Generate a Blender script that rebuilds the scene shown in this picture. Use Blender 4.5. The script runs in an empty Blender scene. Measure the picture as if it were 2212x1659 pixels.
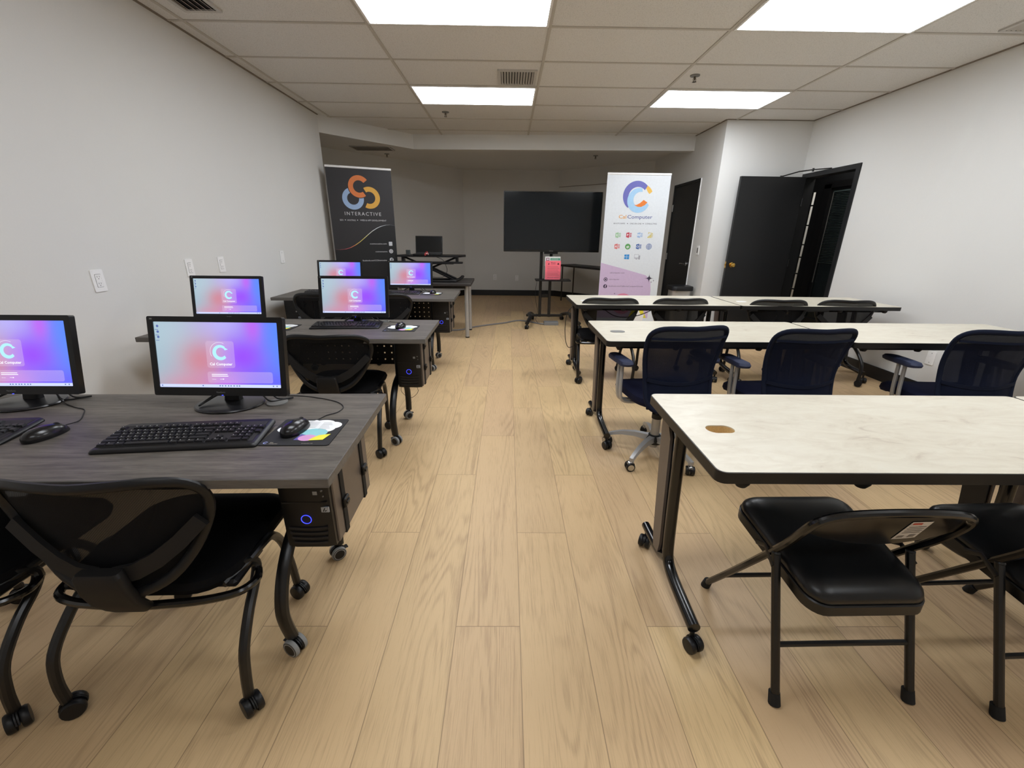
import bpy, bmesh, math, random
from mathutils import Matrix, Vector
from mathutils.geometry import tessellate_polygon
PI = math.pi
SC = bpy.context.scene
COL = SC.collection
random.seed(5)

# ------------------------------------------------------------------ materials
def srgb(r, g, b):
    f = lambda c: (c/255/12.92) if c/255 <= .04045 else ((c/255+.055)/1.055)**2.4
    return (f(r), f(g), f(b), 1)

class NT:
    def __init__(s, name):
        s.m = bpy.data.materials.new(name); s.m.use_nodes = True
        s.t = s.m.node_tree; s.n = s.t.nodes; s.l = s.t.links
        s.b = s.n['Principled BSDF']; s.out = s.n['Material Output']
    def new(s, typ, **kw):
        n = s.n.new(typ)
        for k, v in kw.items(): setattr(n, k, v)
        return n
    def set(s, node, inp, val):
        if hasattr(val, 'is_output') or isinstance(val, bpy.types.NodeSocket): s.l.new(val, node.inputs[inp])
        else: node.inputs[inp].default_value = val
    def math(s, op, a, b=0.0, c=None, clamp=False):
        n = s.new('ShaderNodeMath', operation=op, use_clamp=clamp)
        s.set(n, 0, a); s.set(n, 1, b)
        if c is not None: s.set(n, 2, c)
        return n.outputs[0]
    def mix(s, fac, a, b, blend='MIX'):
        n = s.new('ShaderNodeMix', data_type='RGBA', blend_type=blend)
        s.set(n, 0, fac); s.set(n, 6, a); s.set(n, 7, b)
        return n.outputs[2]
    def noise(s, vec, scale, detail=2.0, rough=.5, dist=0.0):
        n = s.new('ShaderNodeTexNoise'); s.set(n, 'Vector', vec)
        n.inputs['Scale'].default_value = scale; n.inputs['Detail'].default_value = detail
        n.inputs['Roughness'].default_value = rough; n.inputs['Distortion'].default_value = dist
        return n.outputs[0]
    def obj(s, scale=(1,1,1)):
        tc = s.new('ShaderNodeTexCoord'); mp = s.new('ShaderNodeMapping')
        s.l.new(tc.outputs['Object'], mp.inputs[0]); mp.inputs['Scale'].default_value = scale
        return mp.outputs[0]
    def ramp(s, fac, stops):
        n = s.new('ShaderNodeValToRGB'); s.set(n, 0, fac); e = n.color_ramp.elements
        while len(e) < len(stops): e.new(.5)
        for k, (p, c) in enumerate(stops): e[k].position = p; e[k].color = c
        return n.outputs[0]
    def bump(s, h, strength=.2, dist=.001):
        n = s.new('ShaderNodeBump'); s.set(n, 'Height', h)
        n.inputs['Strength'].default_value = strength; n.inputs['Distance'].default_value = dist
        s.l.new(n.outputs[0], s.b.inputs['Normal'])

MATS = {}
def pm(name, col, rough=.5, metal=0.0, var=.06, scale=40, bump=0.0, spec=.5, coat=0.0):
    """plain material with a slight procedural variation"""
    if name in MATS: return MATS[name]
    t = NT(name); v = t.obj()
    n = t.noise(v, scale, 3)
    c2 = tuple(min(1, c*(1+var)) for c in col[:3])+(1,); c1 = tuple(c*(1-var) for c in col[:3])+(1,)
    t.set(t.b, 'Base Color', t.mix(n, c1, c2))
    t.b.inputs['Roughness'].default_value = rough; t.b.inputs['Metallic'].default_value = metal
    t.b.inputs['Specular IOR Level'].default_value = spec
    if coat: t.b.inputs['Coat Weight'].default_value = coat
    if bump: t.bump(n, bump)
    MATS[name] = t.m; return t.m

def em(name, col, strength=1.0):
    if name in MATS: return MATS[name]
    t = NT(name)
    t.b.inputs['Base Color'].default_value = (0.01,0.01,0.01,1)
    t.b.inputs['Emission Color'].default_value = col; t.b.inputs['Emission Strength'].default_value = strength
    MATS[name] = t.m; return t.m

def wall_mat():
    t = NT('painted_wall'); v = t.obj()
    n = t.noise(v, 90, 4, .6); big = t.noise(v, .9, 2)
    c = t.mix(big, srgb(214,214,212), srgb(219,219,217))
    t.set(t.b, 'Base Color', c); t.b.inputs['Roughness'].default_value = .62
    t.b.inputs['Specular IOR Level'].default_value = .3
    t.bump(n, .25, .002); return t.m
M_WALL = wall_mat()
def ceil_mat():
    t = NT('acoustic_tile'); v = t.obj()
    n = t.noise(v, 220, 3, .7); n2 = t.noise(v, 60, 3, .6)
    sp = t.ramp(n, [(.34, srgb(172,171,168)), (.44, srgb(218,217,215)), (1, srgb(224,223,221))])
    t.set(t.b, 'Base Color', sp); t.b.inputs['Roughness'].default_value = .9
    t.bump(n2, .3, .002); return t.m
M_CEIL = ceil_mat()
M_TBAR = pm('ceiling_grid_paint', srgb(188,184,176), .55)

def floor_mat():
    t = NT('oak_vinyl_planks'); v = t.obj()
    sx = t.new('ShaderNodeSeparateXYZ'); t.l.new(v, sx.inputs[0]); X, Y = sx.outputs[0], sx.outputs[1]
    W_, L_ = .2265, 1.503
    u = t.math('DIVIDE', t.math('SUBTRACT', X, .0516), W_)
    ci = t.math('FLOOR', u); fu = t.math('FRACT', u)
    st = t.math('MODULO', t.math('ADD', ci, 303.0), 3.0)
    off = t.math('ADD', .12, t.math('MULTIPLY', st, .502))
    w = t.math('DIVIDE', t.math('SUBTRACT', Y, off), L_)
    ri = t.math('FLOOR', w); fw = t.math('FRACT', w)
    cv = t.new('ShaderNodeCombineXYZ'); t.set(cv, 0, ci); t.set(cv, 1, ri)
    wn = t.new('ShaderNodeTexWhiteNoise', noise_dimensions='2D'); t.l.new(cv.outputs[0], wn.inputs['Vector'])
    rnd, rc = wn.outputs['Value'], wn.outputs['Color']
    # seams
    du = t.math('MULTIPLY', t.math('MINIMUM', fu, t.math('SUBTRACT', 1.0, fu)), W_)
    dw = t.math('MULTIPLY', t.math('MINIMUM', fw, t.math('SUBTRACT', 1.0, fw)), L_)
    d = t.math('MINIMUM', du, dw)
    seam = t.math('SUBTRACT', 1.0, t.math('DIVIDE', d, .0020, clamp=True), clamp=True)
    # grain : coordinates local to a plank, shifted per plank
    gx = t.math('ADD', t.math('MULTIPLY', fu, W_), t.math('MULTIPLY', rnd, 31.7))
    gy = t.math('ADD', Y, t.math('MULTIPLY', rnd, 57.3))
    g = t.new('ShaderNodeCombineXYZ'); t.set(g, 0, t.math('MULTIPLY', gx, 9.0)); t.set(g, 1, t.math('MULTIPLY', gy, .8)); t.set(g, 2, rnd)
    low = t.noise(g.outputs[0], .62, 1.6, .45, .5)
    ring = t.math('SINE', t.math('MULTIPLY', low, 150.0))
    ring = t.math('POWER', t.math('MULTIPLY_ADD', ring, .5, .5), 2.0)
    g2 = t.new('ShaderNodeCombineXYZ'); t.set(g2, 0, t.math('MULTIPLY', gx, 260.0)); t.set(g2, 1, t.math('MULTIPLY', gy, 9.0))
    fine = t.noise(g2.outputs[0], 1.0, 4, .65)
    g3 = t.new('ShaderNodeCombineXYZ'); t.set(g3, 0, t.math('MULTIPLY', gx, 14.0)); t.set(g3, 1, t.math('MULTIPLY', gy, 1.5))
    broad = t.noise(g3.outputs[0], 1.0, 2, .5)
    msk = t.noise(g3.outputs[0], .6, 1, .5)
    c = t.mix(rnd, srgb(199,170,130), srgb(214,185,137))
    hue = t.new('ShaderNodeSeparateColor'); t.l.new(rc, hue.inputs[0])
    c = t.mix(t.math('MULTIPLY', hue.outputs[1], .5), c, srgb(195,163,131))
    dark = t.math('ADD', t.math('MULTIPLY', t.math('SUBTRACT', fine, .5), .95),
                  t.math('MULTIPLY', t.math('SUBTRACT', broad, .5), .45))
    dark = t.math('ADD', dark, t.math('MULTIPLY', ring, t.math('MULTIPLY', t.math('SUBTRACT', msk, .32, clamp=True), .75)))
    c = t.mix(t.math('MULTIPLY', dark, 1.35, clamp=True), c, srgb(140,112,84))
    # knots
    vo = t.new('ShaderNodeTexVoronoi'); t.set(vo, 'Vector', g3.outputs[0]); vo.inputs['Scale'].default_value = .55
    kn = t.math('SUBTRACT', 1.0, t.math('DIVIDE', vo.outputs['Distance'], .09, clamp=True), clamp=True)
    c = t.mix(t.math('MULTIPLY', kn, .5), c, srgb(128,98,72))
    c = t.mix(t.math('MULTIPLY', seam, .75), c, srgb(96,76,54))
    t.set(t.b, 'Base Color', c)
    t.set(t.b, 'Roughness', t.math('MULTIPLY_ADD', fine, .14, .38))
    t.b.inputs['Specular IOR Level'].default_value = .35
    h = t.math('SUBTRACT', t.math('MULTIPLY', fine, .25), seam)
    t.bump(h, .2, .001); return t.m
M_FLOOR = floor_mat()

def lam_mat(name, a, b, axis=0, rough=.42):
    t = NT(name); sc = (3, 34, 34) if axis == 0 else (34, 3, 34)
    v = t.obj(sc); n = t.noise(v, 1.6, 5, .62, .6); n2 = t.noise(v, 7, 4, .7)
    f = t.math('ADD', t.math('MULTIPLY', n, .65), t.math('MULTIPLY', n2, .35))
    t.set(t.b, 'Base Color', t.ramp(f, [(.36, a), (.62, b)])); t.b.inputs['Roughness'].default_value = rough
    t.b.inputs['Specular IOR Level'].default_value = .3
    t.bump(n2, .12, .0006); return t.m
M_DESK = lam_mat('grey_oak_laminate', srgb(66,61,56), srgb(105,99,92), 0, .5)
M_DESKE = lam_mat('grey_laminate_edge', srgb(86,83,80), srgb(106,103,99), 0)
def marble_mat():
    t = NT('cream_marbled_laminate'); v = t.obj((4, 11, 8))
    n = t.noise(v, 1.3, 6, .66, 1.4); n2 = t.noise(v, .5, 3, .5, .6)
    f = t.math('ADD', t.math('MULTIPLY', n, .72), t.math('MULTIPLY', n2, .28))
    t.set(t.b, 'Base Color', t.ramp(f, [(.30, srgb(176,164,147)), (.42, srgb(202,194,176)), (.56, srgb(211,205,188)), (.70, srgb(215,211,197))]))
    t.b.inputs['Roughness'].default_value = .32; return t.m
M_MARB = marble_mat()
M_BLKP = pm('black_plastic', srgb(16,16,18), .42, spec=.4)
M_BLKM = pm('black_powder_metal', srgb(14,14,15), .34, spec=.5)
M_BLKG = pm('black_gloss_metal', srgb(9,9,10), .18, spec=.6)
M_EDGE = pm('black_vinyl_edge', srgb(15,15,16), .45)
M_FAB = pm('black_seat_fabric', srgb(15,15,17), .95, scale=500, var=.3, bump=.3, spec=.15)
M_VINYL = pm('black_vinyl_padding', srgb(18,19,21), .33, scale=300, bump=.08, spec=.5)
M_BRK = pm('charcoal_plastic', srgb(27,26,26), .55, spec=.3)
M_NAVY = pm('navy_fabric', srgb(26,29,52), .9, scale=500, var=.25, bump=.3, spec=.15)
M_NAVYA = pm('navy_arm_foam', srgb(44,50,74), .6, scale=300, spec=.3)
M_NAVYT = pm('navy_trim', srgb(14,22,42), .75, scale=400, var=.2, spec=.2)
M_SILV = pm('silver_painted_metal', srgb(178,178,178), .36, .45)
M_CHR = pm('chrome', srgb(190,190,190), .15, 1.0)
M_STL = pm('brushed_steel', srgb(196,194,190), .32, .75, scale=200)
M_TAUPE = pm('taupe_metal', srgb(108,99,92), .45, .25)
M_WHT = pm('white_plastic', srgb(238,238,238), .4)
M_WHTG = pm('light_grey_slot', srgb(120,118,116), .6)
M_DARK = pm('dark_slot', srgb(30,28,28), .7)
M_GREYW = pm('grey_caster_rim', srgb(140,142,142), .5)
M_DOOR = pm('black_painted_door', srgb(24,25,27), .42, spec=.4)
M_BASE = pm('black_rubber_base', srgb(16,17,19), .45)
M_BRASS = pm('brass', srgb(205,165,85), .2, 1.0)
M_RUB = pm('rubber', srgb(18,18,18), .8)
M_CORD = pm('black_cord', srgb(14,14,15), .6)
M_GCORD = pm('grey_cord', srgb(118,116,116), .6)
M_PBOARD = pm('particle_board', srgb(206,178,128), .9, scale=200, var=.25)
M_VENT = pm('vent_paint', srgb(190,188,184), .5)
M_GCAP = pm('grey_cap', srgb(120,120,118), .5)

def mesh_fabric(name, col, open_=.3, pitch=340):
    t = NT(name); v = t.obj()
    sx = t.new('ShaderNodeSeparateXYZ'); t.l.new(v, sx.inputs[0])
    a = t.math('SINE', t.math('MULTIPLY', sx.outputs[0], pitch*2*PI/2)); b = t.math('SINE', t.math('MULTIPLY', sx.outputs[2], pitch*2*PI/2))
    h = t.math('GREATER_THAN', t.math('MULTIPLY', a, b), 1-open_*1.6 if open_ < .3 else .45)
    t.b.inputs['Base Color'].default_value = col; t.b.inputs['Roughness'].default_value = .8
    t.b.inputs['Specular IOR Level'].default_value = .2
    tr = t.new('ShaderNodeBsdfTransparent'); mx = t.new('ShaderNodeMixShader')
    t.l.new(t.math('MULTIPLY_ADD', h, open_*1.6, open_*.55), mx.inputs[0]); t.l.new(t.b.outputs[0], mx.inputs[1]); t.l.new(tr.outputs[0], mx.inputs[2])
    t.l.new(mx.outputs[0], t.out.inputs[0]); return t.m
M_MESH = mesh_fabric('black_mesh', srgb(12,12,14), .09)
M_NMESH = mesh_fabric('navy_mesh', srgb(12,20,42), .20)

def glass_mat():
    t = NT('clear_acrylic'); t.b.inputs['Transmission Weight'].default_value = 1.0
    t.b.inputs['Roughness'].default_value = .03; t.b.inputs['IOR'].default_value = 1.1
    t.b.inputs['Base Color'].default_value = (.95,.97,.97,1); return t.m
M_GLASS = glass_mat()

def overlay(name, col, alpha, strength=.9):
    t = NT(name)
    e = t.new('ShaderNodeEmission'); e.inputs[0].default_value = col; e.inputs[1].default_value = strength
    tr = t.new('ShaderNodeBsdfTransparent'); mx = t.new('ShaderNodeMixShader'); mx.inputs[0].default_value = alpha
    t.l.new(tr.outputs[0], mx.inputs[1]); t.l.new(e.outputs[0], mx.inputs[2]); t.l.new(mx.outputs[0], t.out.inputs[0])
    return t.m

def screen_mat():
    t = NT('desktop_wallpaper_screen')
    tc = t.new('ShaderNodeTexCoord'); sx = t.new('ShaderNodeSeparateXYZ'); t.l.new(tc.outputs['Generated'], sx.inputs[0])
    U, V = sx.outputs[0], sx.outputs[2]
    c = t.ramp(U, [(0, srgb(158,184,198)), (.22, srgb(170,176,196)), (.45, srgb(186,156,196)), (.62, srgb(160,114,232)), (.8, srgb(130,112,246)), (1, srgb(96,128,246))])
    def blob(c, col, cu, cv, ru, rv, s):
        a = t.math('DIVIDE', t.math('SUBTRACT', U, cu), ru); b = t.math('DIVIDE', t.math('SUBTRACT', V, cv), rv)
        d = t.math('ADD', t.math('MULTIPLY', a, a), t.math('MULTIPLY', b, b))
        f = t.math('MULTIPLY', t.math('POWER', 2.718, t.math('MULTIPLY', d, -1.0)), s)
        return t.mix(f, c, col)
    c = blob(c, srgb(178,202,214), .08, .9, .35, .45, .7)
    c = blob(c, srgb(184,180,250), .55, 1.0, .22, .3, .8)
    c = blob(c, srgb(208,128,140), .36, .42, .17, .30, .85)
    c = blob(c, srgb(214,132,160), .28, .02, .3, .22, .7)
    c = blob(c, srgb(152,74,255), .70, .48, .16, .25, .95)
    c = blob(c, srgb(200,90,240), .80, .92, .07, .22, .75)
    c = blob(c, srgb(200,110,235), .56, .05, .13, .16, .8)
    c = blob(c, srgb(104,88,255), .92, .08, .3, .2, .7)
    c = blob(c, srgb(88,140,255), 1.0, .85, .12, .5, .8)
    t.b.inputs['Base Color'].default_value = (.01,.01,.01,1); t.b.inputs['Roughness'].default_value = .25
    t.set(t.b, 'Emission Color', c); t.b.inputs['Emission Strength'].default_value = .88
    return t.m
M_SCREEN = screen_mat()

# ------------------------------------------------------------------ geometry helper
class G:
    def __init__(s): s.v=[]; s.f=[]; s.mi=[]; s.M=Matrix.Identity(4); s.m=0
    def add(s, vs, fs):
        o = len(s.v); s.v += [tuple(s.M @ Vector(p)) for p in vs]
        s.f += [tuple(i+o for i in f) for f in fs]; s.mi += [s.m]*len(fs); return s
    def box(s, x0, x1, y0, y1, z0, z1, b=0.0):
        if b <= 0:
            vs = [(x,y,z) for z in (z0,z1) for y in (y0,y1) for x in (x0,x1)]
            return s.add(vs, [(0,2,3,1),(4,5,7,6),(0,1,5,4),(2,6,7,3),(0,4,6,2),(1,3,7,5)])
        lo = (x0,y0,z0); hi = (x1,y1,z1); vs = []; idx = {}
        b = min(b, (x1-x0)*.49, (y1-y0)*.49, (z1-z0)*.49)
        for c in range(8):
            sg = [(c >> a) & 1 for a in range(3)]
            for a in range(3):
                p = [(hi[k] - (0 if k == a else b)) if sg[k] else (lo[k] + (0 if k == a else b)) for k in range(3)]
                idx[(c, a)] = len(vs); vs.append(tuple(p))
        fs = []
        for a in range(3):
            o1, o2 = [k for k in range(3) if k != a]
            for sgn in (0, 1):
                q = []
                for (p1, p2) in ((0,0),(1,0),(1,1),(0,1)):
                    c = (sgn << a) | (p1 << o1) | (p2 << o2); q.append(idx[(c, a)])
                fs.append(tuple(q))
            for p1 in (0,1):
                for p2 in (0,1):
                    c0 = (p1 << o1) | (p2 << o2); c1 = c0 | (1 << a)
                    fs.append((idx[(c0,o1)], idx[(c1,o1)], idx[(c1,o2)], idx[(c0,o2)]))
        for c in range(8): fs.append((idx[(c,0)], idx[(c,1)], idx[(c,2)]))
        return s.add(vs, fs)
    def loft(s, rings, closed_ring=True, cap=True, loop=False):
        n = len(rings[0]); vs = [p for r in rings for p in r]; fs = []
        m = len(rings)
        for i in range(m if loop else m-1):
            a = i*n; b = ((i+1) % m)*n
            for j in range(n if closed_ring else n-1):
                k = (j+1) % n; fs.append((a+j, a+k, b+k, b+j))
        if cap and not loop and closed_ring:
            fs.append(tuple(reversed(range(n)))); fs.append(tuple(range((m-1)*n, m*n)))
        return s.add(vs, fs)
    def cyl(s, p0, p1, r, r1=None, n=16):
        return s.tube([p0, p1], [r, r if r1 is None else r1], n, smooth=0)
    def tube(s, pts, r, n=10, closed=False, smooth=4, flat=None, up=None):
        P = [Vector(p) for p in pts]
        R = list(r) if isinstance(r, (list, tuple)) else [r]*len(P)
        if smooth:
            Q = []; RR = []; m = len(P)
            for i in range(m if closed else m-1):
                g = (lambda k: P[k % m]) if closed else (lambda k: P[min(max(k,0),m-1)])
                p0,p1,p2,p3 = g(i-1),g(i),g(i+1),g(i+2)
                ra, rb = R[i], R[(i+1) % m]
                for k in range(smooth):
                    t = k/smooth; t2=t*t; t3=t2*t
                    Q.append(.5*((2*p1)+(-p0+p2)*t+(2*p0-5*p1+4*p2-p3)*t2+(-p0+3*p1-3*p2+p3)*t3)); RR.append(ra+(rb-ra)*t)
            if not closed: Q.append(P[-1]); RR.append(R[-1])
            P, R = Q, RR
        m = len(P); rings = []
        T = []
        for i in range(m):
            if closed: t = P[(i+1) % m]-P[i-1]
            else: t = P[min(i+1,m-1)]-P[max(i-1,0)]
            T.append(t.normalized() if t.length > 1e-9 else Vector((0,0,1)))
        u = Vector(up) if up else (Vector((0,0,1)) if abs(T[0].z) < .9 else Vector((1,0,0)))
        u = (u - T[0]*u.dot(T[0])).normalized()
        for i in range(m):
            if up:
                uu = Vector(up); u = (uu - T[i]*uu.dot(T[i]))
                u = u.normalized() if u.length > 1e-6 else Vector((1,0,0))
            else:
                u = (u - T[i]*u.dot(T[i])).normalized()
            w = T[i].cross(u); a, b = (R[i], R[i]) if flat is None else (flat[0], flat[1])
            rings.append([tuple(P[i] + u*(math.cos(2*PI*k/n)*a) + w*(math.sin(2*PI*k/n)*b)) for k in range(n)])
        return s.loft(rings, True, True, closed)
    def lathe(s, prof, c=(0,0,0), n=24, axis='z'):
        rings = []
        for r, h in prof:
            ring = []
            for k in range(n):
                a = 2*PI*k/n; x, y = r*math.cos(a), r*math.sin(a)
                p = (x,y,h) if axis == 'z' else ((h,x,y) if axis == 'x' else (y,h,x))
                ring.append((p[0]+c[0], p[1]+c[1], p[2]+c[2]))
            rings.append(ring)
        return s.loft(rings)
    def ell(s, c, rx, ry, rz, n=20, m=12, z0=-1.0, z1=1.0):
        prof = []
        for i in range(m+1):
            h = z0+(z1-z0)*i/m if (z0 > -1 or z1 < 1) else -math.cos(PI*i/m)
            prof.append((max(1e-4, math.sqrt(max(0, 1-h*h))), h))
        rings = [[(c[0]+rx*r*math.cos(2*PI*k/n), c[1]+ry*r*math.sin(2*PI*k/n), c[2]+rz*h) for k in range(n)] for r, h in prof]
        return s.loft(rings)
    def plate(s, outer, holes=(), h0=0.0, h1=.01, plane='xy'):
        loops = [list(outer)] + [list(h) for h in holes]
        flat = [p for l in loops for p in l]
        tri = tessellate_polygon([[Vector((p[0],p[1],0)) for p in l] for l in loops])
        def mp(p, h):
            return (p[0],p[1],h) if plane == 'xy' else ((p[0],h,p[1]) if plane == 'xz' else (h,p[0],p[1]))
        n = len(flat)
        vs = [mp(p,h0) for p in flat] + [mp(p,h1) for p in flat]
        fs = [tuple(t) for t in tri] + [tuple(i+n for i in reversed(t)) for t in tri]
        o = 0
        for l in loops:
            k = len(l)
            for i in range(k): j = (i+1) % k; fs.append((o+i, o+j, o+j+n, o+i+n))
            o += k
        return s.add(vs, fs)
    def face(s, pts): return s.add(pts, [tuple(range(len(pts)))])
    def at(s, M): s.M = M; return s

def rrect(w, h, r, n=5, cx=0, cy=0):
    pts = []
    for qx, qy, a0 in ((1,1,0),(-1,1,90),(-1,-1,180),(1,-1,270)):
        for i in range(n+1):
            a = math.radians(a0+90*i/n)
            pts.append((cx+qx*(w/2-r)+r*math.cos(a), cy+qy*(h/2-r)+r*math.sin(a)))
    return pts
def circ(cx, cy, r, n=24, ry=None, a0=0): return [(cx+r*math.cos(a0+2*PI*k/n), cy+(ry or r)*math.sin(a0+2*PI*k/n)) for k in range(n)]
def arc(cx, cy, ro, ri, a0, a1, n=28, rin2=None, off=(0,0)):
    """annular C shape from a0 to a1 (degrees, ccw)"""
    A = [math.radians(a0+(a1-a0)*i/n) for i in range(n+1)]
    return [(cx+ro*math.cos(a), cy+ro*math.sin(a)) for a in A] + [(cx+off[0]+ri*math.cos(a), cy+off[1]+ri*math.sin(a)) for a in reversed(A)]

def link(name, g, mats, parent=None, sharp=35, **props):
    me = bpy.data.meshes.new(name); me.from_pydata(g.v, [], g.f)
    if not isinstance(mats, (list, tuple)): mats = [mats]
    for m in mats: me.materials.append(m)
    bm = bmesh.new(); bm.from_mesh(me); bm.faces.ensure_lookup_table()
    for f, mi in zip(bm.faces, g.mi): f.material_index = mi; f.smooth = True
    bmesh.ops.recalc_face_normals(bm, faces=bm.faces)
    lim = math.radians(sharp)
    for e in bm.edges:
        if len(e.link_faces) != 2 or e.calc_face_angle(0) > lim: e.smooth = False
    bm.to_mesh(me); bm.free()
    o = bpy.data.objects.new(name, me); COL.objects.link(o)
    if parent: o.parent = parent
    for k, v in props.items(): o[k] = v
    return o
def thing(name, label, cat, loc=(0,0,0), rz=0.0, group=None):
    o = bpy.data.objects.new(name, None); COL.objects.link(o); o.empty_display_size = .05
    o.location = loc; o.rotation_euler = (0,0,rz); o['label'] = label; o['category'] = cat
    if group: o['group'] = group
    return o
def tag(o, label, cat, group=None):
    o['label'] = label; o['category'] = cat
    if group: o['group'] = group
    return o
def struct(name, g, mats, parent=None):
    o = link(name, g, mats, parent)
    if parent is None: o['kind'] = 'structure'
    return o
def dup(root, loc, rz, label, group=None):
    r = root.copy(); COL.objects.link(r); r.location = loc; r.rotation_euler = (0,0,rz); r['label'] = label
    if group: r['group'] = group
    def rec(a, b):
        for ch in list(a.children):
            c = ch.copy(); COL.objects.link(c); c.parent = b; rec(ch, c)
    rec(root, r); return r

def text_geo(txt, size, bold=0.0, align='LEFT', spacing=1.0):
    """lettering as flat polygons: returns verts, faces in its own xy plane"""
    cu = bpy.data.curves.new('lettering', 'FONT'); cu.body = txt; cu.size = size; cu.align_x = align
    cu.space_character = spacing; cu.offset = bold*size; cu.resolution_u = 2
    ob = bpy.data.objects.new('lettering', cu); COL.objects.link(ob)
    bpy.context.view_layer.update()
    dg = bpy.context.evaluated_depsgraph_get()
    me = bpy.data.meshes.new_from_object(ob.evaluated_get(dg))
    vs = [tuple(v.co) for v in me.vertices]; fs = [tuple(p.vertices) for p in me.polygons]
    bpy.data.objects.remove(ob); bpy.data.curves.remove(cu); bpy.data.meshes.remove(me)
    return vs, fs
def put_text(g, txt, x, z, h, y, width=None, bold=0.0, spacing=1.0, align='LEFT', plane='xz'):
    """text with cap height h, baseline z, start (or centre / end) x ; optional fitted width"""
    vs, fs = text_geo(txt, h/.69, bold, 'LEFT', spacing)
    if not vs: return
    x0 = min(v[0] for v in vs); x1 = max(v[0] for v in vs); k = (width/(x1-x0)) if width else 1.0
    wd = (x1-x0)*k; ox = {'LEFT': x, 'CENTER': x-wd/2, 'RIGHT': x-wd}[align]
    if plane == 'xz': g.add([((v[0]-x0)*k+ox, y, z+v[1]) for v in vs], fs)
    elif plane == 'xy': g.add([((v[0]-x0)*k+ox, z+v[1], y) for v in vs], fs)

# ------------------------------------------------------------------ camera
CZ = 1.313
cam = bpy.data.objects.new('camera', bpy.data.cameras.new('camera')); COL.objects.link(cam); SC.camera = cam
Rm = ((0.9999,-0.00855,0.01084),(0.00735,-0.3349,-0.94222),(0.01168,0.94221,-0.33481))
m = Matrix(((Rm[0][0],-Rm[1][0],-Rm[2][0],0),(Rm[0][1],-Rm[1][1],-Rm[2][1],0),(Rm[0][2],-Rm[1][2],-Rm[2][2],CZ),(0,0,0,1)))
cam.matrix_world = m
cam.data.sensor_fit = 'HORIZONTAL'; cam.data.sensor_width = 36; cam.data.lens = 911.9/2212*36
cam.data.clip_start = .02; cam.data.clip_end = 60
SC.view_settings.view_transform = 'Standard'; SC.view_settings.look = 'None'
SC.view_settings.gamma = 1; SC.view_settings.use_curve_mapping = False
SC.view_settings.exposure = 0.24
SC.cycles.max_bounces = 14; SC.cycles.diffuse_bounces = 10; SC.cycles.transparent_max_bounces = 12
wd = bpy.data.worlds.new('world'); SC.world = wd; wd.use_nodes = True
wd.node_tree.nodes['Background'].inputs[0].default_value = (0.02,0.02,0.022,1)
wd.node_tree.nodes['Background'].inputs[1].default_value = 1.0

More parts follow.
